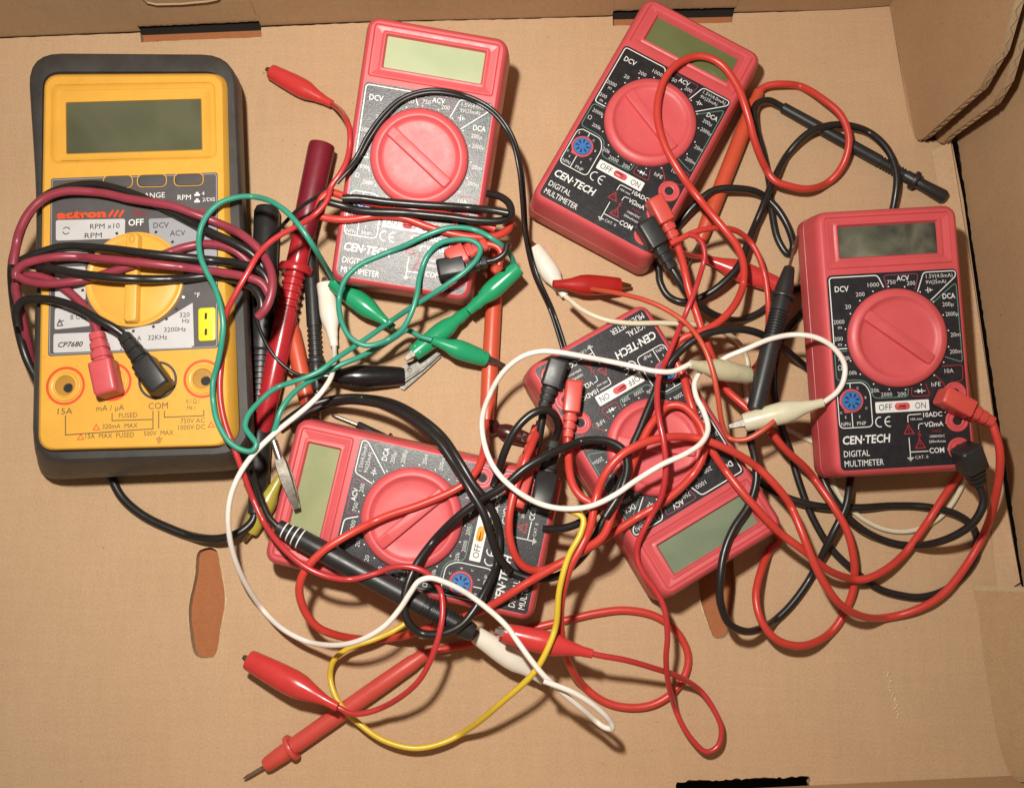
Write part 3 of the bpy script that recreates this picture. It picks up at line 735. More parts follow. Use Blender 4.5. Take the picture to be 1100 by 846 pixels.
proto = make_meter()
METERS = dict(
    A=((182.22, 22.74, 15.01), (5.98, -.23, 3.22), 1.0, 'lcd_cloud', 141.5, 'upright red multimeter beside the right wall with a cloudy dark display'),
    B=((-46.2, 114.6, 17.3), (12.0, 4.23, -8.27), 1.015, 'lcd_pale', 146.01, 'red multimeter with a pale green display and its leads wrapped round it'),
    C=((69.06, 134.31, 1.9), (-.95, 1.52, -29.0), 1.0, 'lcd_olive', 155, 'tilted red multimeter reaching the back wall slot, olive display under a red cord loop'),
    D=((66.6, -31.6, 6.4), (.8, -3.6, -149.8), 1.0, 'lcd_grey', 143, 'upside down red multimeter in the middle, buried under the wire tangle'),
    E=((-46.8, -62.6, 4.6), (.9, -3.4, 77.5), 1.02, 'lcd_sage', 142, 'red multimeter lying on its side with an orange power switch'))
mo = {}
for k, (loc, rot, sc, l, ang, lab) in METERS.items():
    o = proto if k == 'A' else copy_tree(proto)
    o['label'] = lab; o.location = Vector(loc)*S; o.rotation_euler = Euler([math.radians(a) for a in rot]); o.scale = (sc,)*3
    mo[k] = o
    repaint(kid(o, 'display'), M[l]); kid(o, 'pointer_bar').rotation_euler = (0, 0, math.radians(ang))
    mt = Matrix.LocRotScale(Vector(loc), o.rotation_euler, Vector((sc,)*3)); inv = np.array(mt.inverted())
    lx = inv[0, 0]*(gx-loc[0])+inv[0, 1]*(gy-loc[1]); ly = inv[1, 0]*(gx-loc[0])+inv[1, 1]*(gy-loc[1])
    R3 = np.array(o.rotation_euler.to_matrix())
    top = loc[2]+sc*(R3[2, 2]*26.8+R3[2, 0]*lx+R3[2, 1]*ly)
    f = np.where((abs(lx) < 33.4) & (abs(ly) < 62.5), top, 0); f = np.where(np.hypot(lx, ly-.3) < 23.5, top+3.4, f)
    MH[k] = f
for k in 'ACD':
    pb_ = kid(mo[k], 'pointer_bar'); pb_.material_slots[1].link = 'OBJECT'; pb_.material_slots[1].material = M['dial_red']
repaint(kid(mo['E'], 'power_switch'), M['orange_sw']); repaint(kid(mo['E'], 'slider'), M['orange_sw']); kid(mo['E'], 'slider')['label'] = 'orange slide switch'

# ================================================================== large yellow multimeter
YO = P(150, 290, 0)
ym = thing('large_multimeter', 'big yellow multimeter in a black rubber holster, wrapped with its own leads', 'multimeter', YO)
def YB(mb, n, m, par=None, ang=35): return mb.build(n, m, par or ym, YO, ang)
ZF = 45.0
hol = MB()
def hring(c4, r, z, w1, w2=0.):
    (a, b, c, d) = c4
    return rquad([a, b, c, d, (d[0]+w2, 405), (a[0]+w1, 212)], [r, r, r, r, 20, 20], z)
hol.loft([hring([(48, 84), (258, 86), (268, 498), (48, 510)], 10, 1, 3), hring([(40, 74), (259, 78), (273, 503), (40, 516)], 12, 5, 5), hring([(37, 70), (259, 72), (274.5, 504), (39, 516)], 15, 14, 5),
          hring([(34, 65), (258, 68), (275, 500), (36, 509)], 17, 26, 6.5, 1), hring([(29.5, 58), (254, 60), (273, 492), (34.5, 501)], 18, 36, 10, 2), hring([(30, 57.5), (252.5, 59), (270.5, 489), (36, 497)], 17, 39.5, 10.5, 2),
          hring([(32.5, 59.5), (249.5, 61), (268, 486), (38, 494)], 16, 41, 9.5, 1), hring([(46, 77), (240, 77), (259, 476), (42, 484)], 9, 41, -1.5, 0), hring([(50, 84), (240, 82), (257, 474), (44, 482)], 8, 36, -3, 0)], 0, cap0=True)
YB(hol, 'holster', M['holster'], ang=50)
mb = MB()
mb.loft([rquad([(53, 86), (252, 84), (262, 478), (46, 486)], 8, 30), rquad([(50, 82), (247, 80), (256, 478), (42, 485)], 8, 39), rquad([(47.5, 80), (240, 79), (247, 479), (41, 484)], 8, 43.6), rquad([(48.3, 81.5), (238.5, 80.5), (244.5, 477.5), (42, 482.5)], 7.5, 44.7), rquad([(50, 83), (237, 82), (243, 476), (43.5, 481)], 7, ZF)], 0)
f2 = lambda lp: [(q[0], q[1]) for q in lp]
g0 = rquad([(55, 91), (231, 88), (233, 170), (54, 176)], 4, ZF)
mb.poly([f2(rquad([(50, 83), (237, 82), (243, 476), (43.5, 481)], 7, ZF)), f2(g0)], ZF, 0)
mb.loft([g0, rquad([(56, 92), (230, 89), (232, 169), (55, 175)], 4, ZF-.7), rquad([(57.5, 93.5), (228.5, 90.5), (230, 168), (56.5, 173.5)], 3.5, ZF-.1), rquad([(61, 97), (225, 94), (227, 168.5), (60.5, 173)], 3.2, ZF-.1), rquad([(62, 98), (224, 95), (226, 167.5), (61.5, 172)], 3.2, ZF-.5),
         rquad([(70.5, 110), (216.5, 106), (217.7, 161.5), (71, 166)], .5, ZF-.5), rquad([(71.5, 111), (215.5, 107), (216.7, 160.5), (72, 165)], .5, ZF-1.6)], 0)
YB(mb, 'case', M['yellow_case'])
mb = MB(); mb.poly([f2(rquad([(71, 110.5), (216, 106.5), (217, 161), (71.5, 165.5)], .4, ZF-1.5))], ZF-1.5, 0); YB(mb, 'display', M['lcd_dark'])
# printed panel
mb = MB(); zi = ZF+.25
pq = rquad([(54.7, 191.8), (233.9, 185.2), (234.4, 373.6), (51.5, 382.6)], 1.6, ZF+.12)
mb.poly([f2(pq)], ZF+.12, 0)
def yq(c4, mi, r=1.2, z=zi): mb.poly([f2(rquad(c4, r, z))], z, mi)
rt = math.radians(2.1)
def yt(s_, px, py, h, mi, z=zi+.1, w=None, **k):
    q = P(px, py, ZF); mb.text(s_, q[0], q[1], h/2.33, z, mi, rot=k.pop('rot', rt), width=None if w is None else w/2.33, **k)
def yl(pts, w, mi, z=zi+.05): mb.strip([P(x, y, ZF)[:2] for x, y in pts], w, z, mi)
WI, OR, LG, MG, BK, BR_, YW = 1, 2, 3, 4, 5, 6, 7
# inside the grey panel
mb.strip(f2(rquad([(56.2, 193.4), (232.6, 186.9), (232.9, 372.2), (53.2, 381)], 1.4, ZF)), .35, zi-.06, MG, True)
yq([(60, 236.5), (134.5, 235), (134, 256), (60, 258.5)], LG); yq([(59.5, 261), (95, 260), (103, 270), (100, 278), (59.5, 280)], LG, .4) if False else None
yq([(59.5, 262), (96, 261), (108, 268), (59.5, 282)], LG, .6)
yq([(59.5, 287), (92, 286), (92, 322), (59, 324)], LG); yq([(59, 331), (92, 330), (97, 350), (58.5, 354)], LG)
yq([(159.5, 235), (232.6, 232.4), (232.8, 292), (164, 293)], MG); yq([(57.5, 358.5), (130, 355.5), (130, 376), (57.3, 379)], LG, 1.0)
yq([(130.5, 355), (172, 347), (207, 373), (130.5, 376)], LG, .5, zi-.01); yq([(171, 347), (207, 325), (208.5, 371.5), (171, 374.5)], LG, .5, zi+.01)
yt('RPM x10', 113, 243, 6, BK, w=33); yt('RPM', 100.5, 253, 6, BK, w=19); yt('OFF', 146.4, 239, 7.4, WI, w=17, bold=.02); yt('DCV', 173.3, 242, 6.3, BK, w=17); yt('ACV', 191, 250.5, 6.3, BK, w=17)
yt('RANGE', 164, 210, 6.2, WI, w=28); yt('RPM', 198.2, 212.2, 6, WI, w=15); yt('4', 218.5, 208, 4.6, WI); yt('2/DIS', 224.5, 214.5, 4.4, WI, w=14)
for yy in (208, 215): yl([(209, yy+1.8), (215, yy+1.5)], 1.0, WI); yl([(210.6, yy), (213.4, yy-.2)], 1.2, WI, zi+.08)
yt('actron', 88, 230.2, 8.6, OR, w=55, bold=.06); 
for k in range(3): yl([(117+k*5.6, 233.5), (122+k*5.6, 226)], 1.2, OR)
yt('Pro', 150.5, 229, 6.4, 8, w=14, bold=.02); yt('Comp', 211.5, 226, 6, 8, w=20, bold=.02)
yt('B CYL', 85, 340.5, 5.4, BK, w=18); yt('CP7680', 76, 369.8, 5.6, BK, w=27, bold=.02, shear=.25); yt('32KHz', 169.6, 362.3, 5.4, BK, w=21); yt('\u00b5A', 148, 363.4, 5.4, BK); yt('3200Hz', 188.3, 353.8, 5.2, BK, w=24); yt('320', 198.6, 338.2, 5.2, BK, w=11); yt('Hz', 200, 344.4, 5.2, BK, w=8); yt('\u00b0F', 212, 317, 5.4, WI)
ce = P(71.5, 248, ZF); 
for q0 in (0, math.pi): mb.strip([(ce[0]+1.7*math.cos(q), ce[1]+1.7*math.sin(q)) for q in np.linspace(q0+.3, q0+2.6, 9)], .4, zi+.1, BK)
yl([(61.5, 350), (67.5, 349.6), (64.5, 343.5), (61.8, 349.2)], .5, BK); yl([(62.5, 347), (69, 344)], .4, BK, zi+.09)
for a in (112, 135, 68, 46, -22, -37, -52, -68, -90, 205, 190):
    c = P(145.3, 300.5, ZF); q = math.radians(a+2); mb.strip([(c[0]+24.3*math.cos(q), c[1]+24.3*math.sin(q)), (c[0]+25.6*math.cos(q), c[1]+25.6*math.sin(q))], 1.2, zi+.12, BK if a not in (-22,) else WI)
YB(mb, 'label_panel', [M['grey_panel'], M['white_ink'], M['orange_ink'], M['light_panel'], M['mid_panel'], M['black_ink'], M['brown_ink'], M['yellow_case'], M['red_ink']])
# print on the yellow lower face
mb = MB(); zi = ZF+.12
def yt2(*a, **k): yt(*a, z=zi, **k)
yt2('15A', 70, 441.3, 6.6, 0, w=16); yt2('mA / \u00b5A', 118.6, 437.8, 6.2, 0, w=30); yt2('COM', 170, 435.6, 7, 0, w=21); yt2('V / \u03a9 /', 207, 430.8, 5, 0, w=15); yt2('Hz /', 205.5, 437.2, 5, 0, w=9)
yt2('FUSED', 137.7, 445.8, 5.2, 0, w=20); yt2('320mA  MAX', 129, 457.2, 5.2, 0, w=38); yt2('15A  MAX  FUSED', 118, 467.5, 5.2, 0, w=52); yt2('500V  MAX', 170.5, 464.8, 5.2, 0, w=32); yt2('750V AC', 207, 451.5, 5.2, 0, w=26); yt2('1000V DC', 206, 458.5, 5.2, 0, w=29)
for l in ([(70.4, 446), (70.4, 467), (164.4, 460.3), (164.4, 441)], [(120.5, 443.5), (120.5, 451.6), (163.6, 450.3)], [(170.6, 441), (170.6, 460)], [(176.7, 441), (176.7, 448), (219, 446.3), (219, 440)]): yl(l, .45, 0, zi)
for k, w_ in enumerate((7, 5, 3)): yl([(171-w_/2, 471+k*2.2), (171+w_/2, 470.8+k*2.2)], .4, 0, zi)
yl([(171, 468.5), (171, 470.4)], .35, 0, zi)
for x, y in ((103.6, 458.8), (86.8, 469.3), (227, 456)): mb.strip([P(a, b, ZF)[:2] for a, b in ((x-3.4, y+2.6), (x+3.4, y+2.4), (x, y-3))], .4, zi, 1, True)
YB(mb, 'lower_print', [M['brown_ink'], M['orange_ink']])
# buttons
for x in (127, 163.5, 203):
    y = 195.5-(x-127)*.03; mb = MB()
    mb.loft([rquad([(x-15, y-6), (x+15, y-6.8), (x+15, y+5.6), (x-15, y+6.4)], 2.6, ZF), rquad([(x-14.6, y-5.7), (x+14.6, y-6.5), (x+14.6, y+5.2), (x-14.6, y+6)], 2.5, ZF+1.0), rquad([(x-13.6, y-5), (x+13.6, y-5.8), (x+13.6, y+4.4), (x-13.6, y+5.2)], 2.2, ZF+1.3)], 0, cap1=True)
    rim = f2(rquad([(x-15.6, y-6.4), (x+15.6, y-7.2), (x+15.6, y+6.2), (x-15.6, y+7)], 2.8, ZF)); mb.strip(rim[:16] if False else rim, .4, ZF+.4, 1, True)
    YB(mb, 'button', [M['grey_panel'], M['yellow_case']])
# yellow socket block
mb = MB()
mb.loft([rquad([(213, 331), (231.5, 330), (231.8, 365.5), (213.3, 366.5)], 1.5, z) for z in (ZF, ZF+.8)]+[rquad([(214, 332), (230.5, 331), (230.8, 364.5), (214.3, 365.5)], 1.3, ZF+1.1)], 0, cap1=True)
for y in (340, 357): yy = P(222, y, ZF); mb.poly([rr(yy[0]-.55, yy[1]-1.5, yy[0]+.55, yy[1]+1.5, .2)], ZF+1.15, 1)
YB(mb, 'thermocouple_socket', [M['sock_yellow'], M['hole']])
# dial
c = P(145.3, 300.5, ZF); mb = MB()
mb.lathe(c[0], c[1], [(23.3, ZF), (23.3, ZF+.9), (23.1, ZF+1.5), (22.3, ZF+1.7), (21.9, ZF+1.4), (20.9, ZF+.9), (20.2, ZF+.85), (19.6, ZF+1.1), (8, ZF+1.15), (.01, ZF+1.15)], 0, 64, cap=False)
dl = YB(mb, 'dial', M['yellow_dial'])
mb = MB(); b0 = (c[0], c[1])
mb.loft([[(b0[0]+x*math.cos(rt)-y*math.sin(rt), b0[1]+x*math.sin(rt)+y*math.cos(rt), z) for x, y in rr(-3.3+i, -21.8+i, 3.3-i, 21.8-i, 1.6)] for z, i in ((ZF+1, 0), (ZF+4.2, .3), (ZF+4.9, .7), (ZF+5.1, 1.2))], 0, cap1=True)
mb.strip([(b0[0]-.72+1.1*math.cos(q), b0[1]+18.6+1.9*math.sin(q)) for q in np.linspace(0, 6.28, 16)[:-1]], .4, ZF+5.16, 1, True)
mb.build('pointer_bar', [M['yellow_dial'], M['amber_ring']], dl, YO)
# jacks
for (x, y), ink in (((70.4, 414.3), 'orange_ink'), ((120.5, 410), 'orange_ink'), ((169.4, 408.4), 'holster'), ((218, 406.7), 'orange_ink')):
    q = P(x, y, ZF); mb = MB()
    mb.ring(q[0], q[1], ZF+.12, 7.9, 9.1, 1)
    mb.lathe(q[0], q[1], [(7.2, ZF+.05), (7.1, ZF+.6), (6.6, ZF+.7), (6.2, ZF+.4), (5.7, ZF+.3), (5.4, ZF+.7), (5.0, ZF+.75), (4.7, ZF+.5)], 2, 32, cap=False)
    mb.lathe(q[0], q[1], [(4.7, ZF+.5), (4.5, ZF+.12)], 3, 32)
    mb.disc(q[0]+1.4, q[1]-1.0, ZF+.2, 2.2, 5); mb.lathe(q[0]+1.4, q[1]-1.0, [(2.3, ZF+.22), (2.1, ZF+.5), (1.9, ZF+.24)], 4, 20, cap=False)
    YB(mb, 'jack', [M['yellow_case'], M[ink], M['yellow_dial'], M['amber_ring'], M['steel'], M['hole']])
# height field of the yellow meter
def inside(poly):
    res = np.zeros(gx.shape, bool); n = len(poly)
    for i in range(n):
        x0, y0 = poly[i][:2]; x1, y1 = poly[(i+1) % n][:2]
        cnd = ((y0 > gy) != (y1 > gy)); xi = (x1-x0)*(gy-y0)/((y1-y0) if abs(y1-y0) > 1e-9 else 1e-9)+x0
        res ^= cnd & (gx < xi)
    return res
MH['Y'] = np.where(inside(rquad([(36, 62), (249, 62), (268, 488), (38, 496)], 12, 41)), 41., 0)
MH['Y'] = np.maximum(MH['Y'], np.where(inside(rquad([(49, 82), (240, 81), (247, 478), (43, 483)], 7, ZF)), ZF+.3, 0))
cc = P(146, 298, ZF); MH['Y'] = np.maximum(MH['Y'], np.where(np.hypot(gx-cc[0], gy-cc[1]) < 23, ZF+1.7, 0))
MH['Y'] = np.maximum(MH['Y'], np.where((abs(gx-cc[0]) < 3.4) & (abs(gy-cc[1]) < 21.5), ZF+5, 0))


# ================================================================== leads: cables draped over what lies under them
TH = {}
def new(key, name, label, cat, at, group):
    o = P(*at, 0); TH[key] = (thing(name, label, cat, o, group), o)
TL_, AL_ = 'test leads', 'alligator clip leads'
new('actR', 'test_lead', 'thick maroon lead plugged into the yellow multimeter, ending in a glossy crimson probe', 'test lead', (285, 470), TL_)
new('actB', 'test_lead', 'thick black lead of the yellow multimeter, its fat ribbed probe beside the holster', 'test lead', (270, 555), TL_)
new('bR', 'test_lead', 'red lead wrapped round the pale display multimeter, its plug above a black one', 'test lead', (330, 440), TL_)
new('bB', 'test_lead', 'black lead wrapped round the pale display multimeter, its slim probe beside the crimson probe', 'test lead', (340, 420), TL_)
new('aR', 'test_lead', 'red lead of the right hand multimeter, ending in the red probe at the bottom left', 'test lead', (300, 810), TL_)
new('aB', 'test_lead', 'black lead of the right hand multimeter, its long black probe lying along that meter', 'test lead', (820, 430), TL_)
new('cR', 'test_lead', 'red lead plugged into the olive display multimeter, looping lowest below the right meter', 'test lead', (863, 690), TL_)
new('cB', 'test_lead', 'black lead plugged into the tilted olive display multimeter near the back slot', 'test lead', (760, 330), TL_)
new('dR', 'test_lead', 'red lead looped over the olive display, with an orange red probe under the loop', 'test lead', (770, 215), TL_)
new('dB', 'test_lead', 'black lead with a slim probe pointing away from the upper loop to the right wall', 'test lead', (920, 160), TL_)
new('eR', 'test_lead', 'red lead of the sideways multimeter, with an upright orange red probe above that meter', 'test lead', (526, 420), TL_)
new('eB', 'test_lead', 'black lead looping round in a big oval over the sideways multimeter', 'test lead', (440, 660), TL_)
new('rub', 'test_lead', 'thick black rubber probe with white striped neck lying across the sideways multimeter', 'test lead', (400, 620), TL_)
new('r1', 'alligator_lead', 'thin red alligator lead, its big clip resting across the bottom left red probe', 'alligator lead', (320, 740), AL_)
new('r5', 'alligator_lead', 'thin red alligator lead making the narrow loop that hangs lowest at the bottom', 'alligator lead', (600, 695), AL_)
new('r4', 'alligator_lead', 'thin orange red alligator lead whose dark red clip lies on a white clip', 'alligator lead', (632, 305), AL_)
new('zip', 'alligator_lead', 'thin twin black alligator lead arching over the pale display multimeter, with black clip', 'alligator lead', (400, 405), AL_)
new('ga', 'alligator_lead', 'green alligator lead with the big arc over the yellow multimeter', 'alligator lead', (395, 325), AL_)
new('gb', 'alligator_lead', 'green alligator lead with one bare steel clip on the sideways multimeter', 'alligator lead', (305, 510), AL_)
new('gc', 'alligator_lead', 'short green alligator lead whose clip points down beside the black clip', 'alligator lead', (470, 360), AL_)
new('w1', 'alligator_lead', 'white alligator lead curving round the bottom left of the sideways multimeter', 'alligator lead', (545, 700), AL_)
new('w3', 'alligator_lead', 'white alligator lead circling over the middle of the tangle to the right meter', 'alligator lead', (840, 440), AL_)
new('w2', 'alligator_lead', 'cream alligator lead with a stubby white clip under the dark red clip', 'alligator lead', (590, 290), AL_)
new('dk', 'alligator_clip', 'small dark maroon alligator clip between the two lower meters, partly under the probe', 'alligator clip', (545, 464), AL_)
new('y1', 'alligator_lead', 'yellow alligator lead, its olive clip under the left end of the sideways multimeter', 'alligator lead', (280, 550), AL_)
def W(key, strands, r, mat, **k): return wire(TH[key][0], TH[key][1], strands, r, M[mat], **k)
def C_(key, tail, jaw, boot, **k): return clip(TH[key][0], TH[key][1], tail, jaw, M[boot], **k)
def PR(key, rear, nose, mat, **k): return probe(TH[key][0], TH[key][1], rear, nose, M[mat], **k)
def PL(key, head, tail, mat, z0, z1, **k): return plug(TH[key][0], TH[key][1], head, tail, M[mat], z0, z1, **k)

def surf(k, px, py, z=30.):
    for it in range(8):
        q = P(px, py, z); z = .5*z+.5*float(max(look(MH[k], [q[0]], [q[1]])[0], 0))
    return z
# ---- lying on the floor first
C_('y1', (301, 512), (268, 571), 'olive_boot', R=5.4, ignore='E', metal_='brass', jawlen=5, za=6, zb=5)
PR('bR', (312, 345), (333, 446), 'orange_probe', r=4.4, ribs=None, flange_on=False, za=5, zb=5, ignore='BE', tip=(338, 470), taper=.8)
PR('bB', (331, 238), (341, 419), 'black_rub', r=3.7, ribs=(.62, .82), flange=.83, fr_r=4.6, za=5, zb=5, ignore='B', tip=(344, 452), taper=.8)
PR('actB', (274, 552), (287, 223), 'black_rub', r=6.6, ribs=(.26, .52), nribs=14, rear_r=.55, flange_on=False, za=8, zb=9, taper=1.0)
PR('actR', (276, 486), (346, 156), 'crimson_probe', r=5.6, ribs=(.44, .58), nribs=6, rear_r=.62, flange=.585, fr_r=8.6, za=10, zb=14, taper=1.05)
_a, _b = np.array(P(276, 486, 10)), np.array(P(346, 156, 14))
mb = MB(); mb.loft(rod_rings(_a, _b, [(.69, 5.5), (.695, 6.0), (.80, 6.5), (.985, 6.9), (1.0, 6.6), (1.002, 5.8)], 20), 0, cap1=True)
mb.build('grip', M['maroon_grip'], [c for c in TH['actR'][0].children if c.name.startswith('probe')][0], TH['actR'][1])
W('actB', [[(117, 508), (131, 533.6), (152.7, 552.7), (180, 566.4), (207, 576), (232, 578.6), (251, 574.5), (264, 567), (272, 558), (274, 550)]], 2.2, 'black_wire', ignore='Y')
PR('eR', (523, 452), (534, 262), 'orange_probe', r=4.3, ribs=None, flange_on=False, za=5, zb=5, ignore='BE', taper=.8)
PR('dB', (840, 115), (1015, 212), 'black_rub', r=3.1, ribs=(.60, .76), nribs=9, flange=.815, fr_r=5.0, rear_r=.9, za=4, zb=5, ignore='A', taper=1.15)
PR('dR', (815, 98), (752, 258), 'orange_probe', r=4.2, ribs=None, flange_on=False, za=5, zb=5, ignore='C', tip=(736, 290), taper=.85, rear_r=.7)
PR('eB', (470, 500), (384, 456), 'black_rub', r=2.6, ribs=None, flange=.62, fr_r=4, za=3.2, zb=3.2, ignore='E', tip=(355, 444.5), taper=.8)
C_('r5', (754, 276), (834, 306), 'red_boot', R=5.6, za=6, zb=6, jawlen=4)

# ---- runs that pass under the right hand meter
C_('dk', (524, 457), (567, 472), 'dark_boot', R=4.4, za=5, zb=5, ignore='DE', jawlen=5, neck=3.4)
W('w2', [[(607, 318), (612, 322), (626, 333), (649, 343), (674.5, 347), (713, 347), (751, 349.5), (776, 356), (794, 368.5), (803, 389), (801, 415), (806, 436), (822, 452), (848, 463), (868, 472), (890, 484)],
         [(893, 512), (897, 523), (906.5, 539), (927, 557), (952, 568.6), (978, 570), (1003, 560), (1021, 543), (1036, 515), (1040, 500)]], 1.3, 'cream', ignore='A')
W('dB', [[(840, 115), (824.5, 108), (812, 113), (811, 133), (819, 163), (826, 193), (829, 226), (836, 258), (847, 273), (852, 266), (847, 245), (833, 222), (814, 207), (792, 202.5), (767, 204.5), (745.5, 221), (729, 241), (716, 258)],
         [(700, 275), (707, 288), (709, 303), (718, 318), (734.5, 324.5), (756, 318), (778, 302.7), (794.5, 283.6), (805, 256), (816, 230), (830, 196), (846, 166), (871, 141.5), (901, 134), (931, 141), (953, 160), (963, 187), (961, 216), (955, 240)]], 1.9, 'black_wire', ignore='AC')
PL('cB', (691, 238), (722, 289), 'black_rub', surf('C', 691, 238)+5.6, 30, w=9.6, head_frac=.52)
W('cB', [[(722, 289), (729, 300), (738, 314), (751, 327), (767, 338), (792, 344), (813.6, 337), (833, 323), (850, 312), (868, 308)],
         [(875, 322), (862, 336), (844, 357), (834, 380), (832, 420), (839, 456), (848, 483), (859, 520), (873, 556), (893, 589), (919, 614), (944, 632), (967, 639), (990, 641), (1016, 633), (1040, 611), (1050, 590), (1045, 566), (1029, 553), (998, 544.5), (960, 543), (922, 545), (884, 544), (850, 536), (826, 524), (800, 505)]], 1.9, 'black_wire', ignore='A')
PL('aB', (1037, 480), (1051, 520), 'black_rub', surf('A', 1037, 480)+6, 34, w=11, h=11, head_frac=.6)
W('aB', [[(1051, 520), (1056.5, 538), (1046.5, 560), (1023.6, 576), (993, 585), (962, 583.6), (934, 573), (911, 555.6), (894, 533), (885, 517), (880, 500)],
         [(916, 500), (912.5, 520), (908.7, 543), (893, 576), (878, 606.5), (863, 632), (842.5, 657), (822, 672.7), (802, 678), (784, 670), (774, 647), (774, 617), (779, 589), (789, 566), (804, 543), (812, 518), (811, 492), (806, 470), (811, 446)]], 1.9, 'black_wire', ignore='A')
PL('cR', (701, 213), (728, 264), 'red_probe', surf('C', 701, 213)+5.6, 30, w=8.2, head_frac=.52)
W('cR', [[(728, 264), (733, 280), (740, 311), (748, 336), (758, 366), (766, 386), (776, 413), (801, 437), (823, 458), (843.7, 482.7), (866, 503), (879, 520), (895, 543), (908.6, 567), (916.5, 596), (917.5, 627), (908.6, 655), (891, 680), (863, 693), (837, 688), (819.6, 670), (812, 642), (817, 614), (827, 591), (837, 579), (822, 562)]], 1.9, 'red_wire', ignore='D')
W('dR', [[(720, 262), (732, 256), (747, 249), (770, 245), (792, 248.5), (809, 264), (820, 290), (824.5, 316), (825, 349), (821, 374), (812, 393), (796, 408)]], 1.5, 'red_wire', ignore='C')
W('dR', [[(815, 98), (822, 93), (835.5, 90.5), (860, 93), (884.5, 107), (903.6, 124.5), (912, 149), (906, 176), (890, 195.5), (868, 203), (846, 199.5), (832, 194), (822, 180), (811, 152.7), (803, 123), (792, 93), (773, 68), (751, 60.5), (729, 68), (713, 87), (706, 120), (712.7, 152.7), (729, 183), (745, 206), (762, 227), (778, 246), (792, 265), (799, 286), (797, 311), (786, 332), (769, 348), (750, 357), (734, 363), (725, 372), (726, 387), (734, 405), (741, 430), (752, 460), (766, 486), (789, 518), (812, 545), (837, 571), (863, 591), (888, 611), (911, 620.5), (929, 621.5), (949, 613), (970, 596), (984, 578), (998, 558), (1016, 530), (1034, 506)]], 1.9, 'red_wire', ignore='A')
W('dB', [[(868, 396), (844, 376), (822, 361), (800, 354), (776, 354.5), (753, 361), (733, 375), (714, 398), (698, 435), (687, 462), (679, 480), (668, 515), (646, 563), (630, 592), (604, 616), (587, 621), (567, 620.5), (548, 613)],
         [(584, 437), (582, 452), (578, 475), (572, 495)]], 1.9, 'black_wire', ignore='A')
W('dB', [[(584, 568), (606, 567), (625, 560), (641, 548), (656, 532)]], 1.9, 'black_wire', ignore='DE')
# ---- plugs of the two lower meters and their cables
PL('dB', (601, 385), (584, 438), 'black_rub', surf('D', 601, 392)+6, 35, w=9.8)
PL('dR', (617, 409), (610, 470), 'red_probe', surf('D', 617, 409)+6, 38, w=8.0)
PL('eR', (553, 546), (577, 458), 'red_probe', surf('E', 553, 546)+6, 30, w=8.4, head_frac=.6)
PL('eB', (580, 549), (595, 474), 'black_rub', surf('E', 578, 549)+6, 31, w=10.2, head_frac=.52)
W('dR', [[(610, 470), (610.5, 490), (612, 508), (616, 522), (624, 533), (638, 541), (655, 545)]], 1.9, 'red_wire', ignore='A')
W('eR', [[(580, 453), (578, 462, 40), (563, 497, 40), (552, 530, 40), (547, 555), (547.6, 578), (556, 601), (568, 611), (584, 612), (603, 604), (626, 592), (659, 572), (687, 554), (712.7, 539), (733, 522), (749, 503), (757, 482), (755, 462), (746, 447), (733, 436), (718, 436), (700, 455), (687, 480), (674, 512), (660, 545), (648, 575), (628, 590), (606, 603), (569, 624), (529, 649), (500, 662), (471, 671), (450, 678), (425, 684.5), (400, 686.5)]], 1.9, 'red_wire')
W('eB', [[(595, 474), (599.5, 458, 42), (596, 446, 46), (587, 440, 47), (574, 443, 46), (561, 453, 42), (550, 468), (541, 488), (535, 508), (530, 522)]], 1.9, 'black_wire')
# ---- the rubber probe across the sideways meter
_z0 = surf('E', 330, 583)+6.2
PR('rub', (298, 565), (509, 680), 'black_rub', r=5.0, ribs=(.74, .93), nribs=11, rear_r=.72, flange_on=False, za=_z0, zb=_z0-2, taper=.85)
_a, _b = np.array(P(298, 565, _z0)), np.array(P(509, 680, _z0-2)); mb = MB()
for k in range(4): mb.loft(rod_rings(_a, _b, [(.035+k*.028, 3.5), (.035+k*.028, (3.95, 4.15, 4.75, 4.9)[k]), (.0405+k*.028, (3.95, 4.15, 4.75, 4.9)[k]), (.0405+k*.028, 3.5)], 18), 0)
mb.build('neck_stripes', M['white_ink'], [c for c in TH['rub'][0].children if c.name.startswith('probe')][0], TH['rub'][1])
W('rub', [[(298, 565), (289, 555), (280, 535), (272, 512), (266, 490), (270, 470)]], 1.5, 'black_wire')
W('eR', [[(400, 686.5), (387, 686), (362, 682), (341, 673), (327, 655), (321.5, 632), (328, 612), (346.5, 592), (374.5, 574), (413, 555), (451, 542), (489, 525.5), (504, 515), (515, 500), (521, 478), (523, 452)]], 1.9, 'red_wire')
W('eB', [[(300, 458), (315, 446), (332, 436), (350, 430), (367, 427), (392, 427), (423, 433), (451, 448), (476, 469), (493, 494), (509, 520), (525, 541), (534, 562), (537, 583), (533, 608), (524.6, 627), (509, 655), (494, 672), (471, 681), (451, 679), (438, 667), (434, 645), (443, 614), (463, 584), (489, 557), (514, 538), (538.6, 524), (565, 502), (598, 484), (629, 473), (654, 474), (669, 483), (674, 500), (668, 525), (650, 555)],
         [(311, 456), (334, 441), (368, 431), (392, 431.5), (420, 438), (447, 453), (471, 474), (489, 500), (505, 526), (519, 550), (527, 575), (535, 597), (548, 613)]], 1.9, 'black_wire')
# ---- long black probe lying along the right hand meter
PR('aB', (811, 440), (848, 287), 'black_rub', r=4.5, ribs=(.50, .68), nribs=9, flange=.79, fr_r=6.0, tip=(857, 252), taper=.62, rear_r=.9)
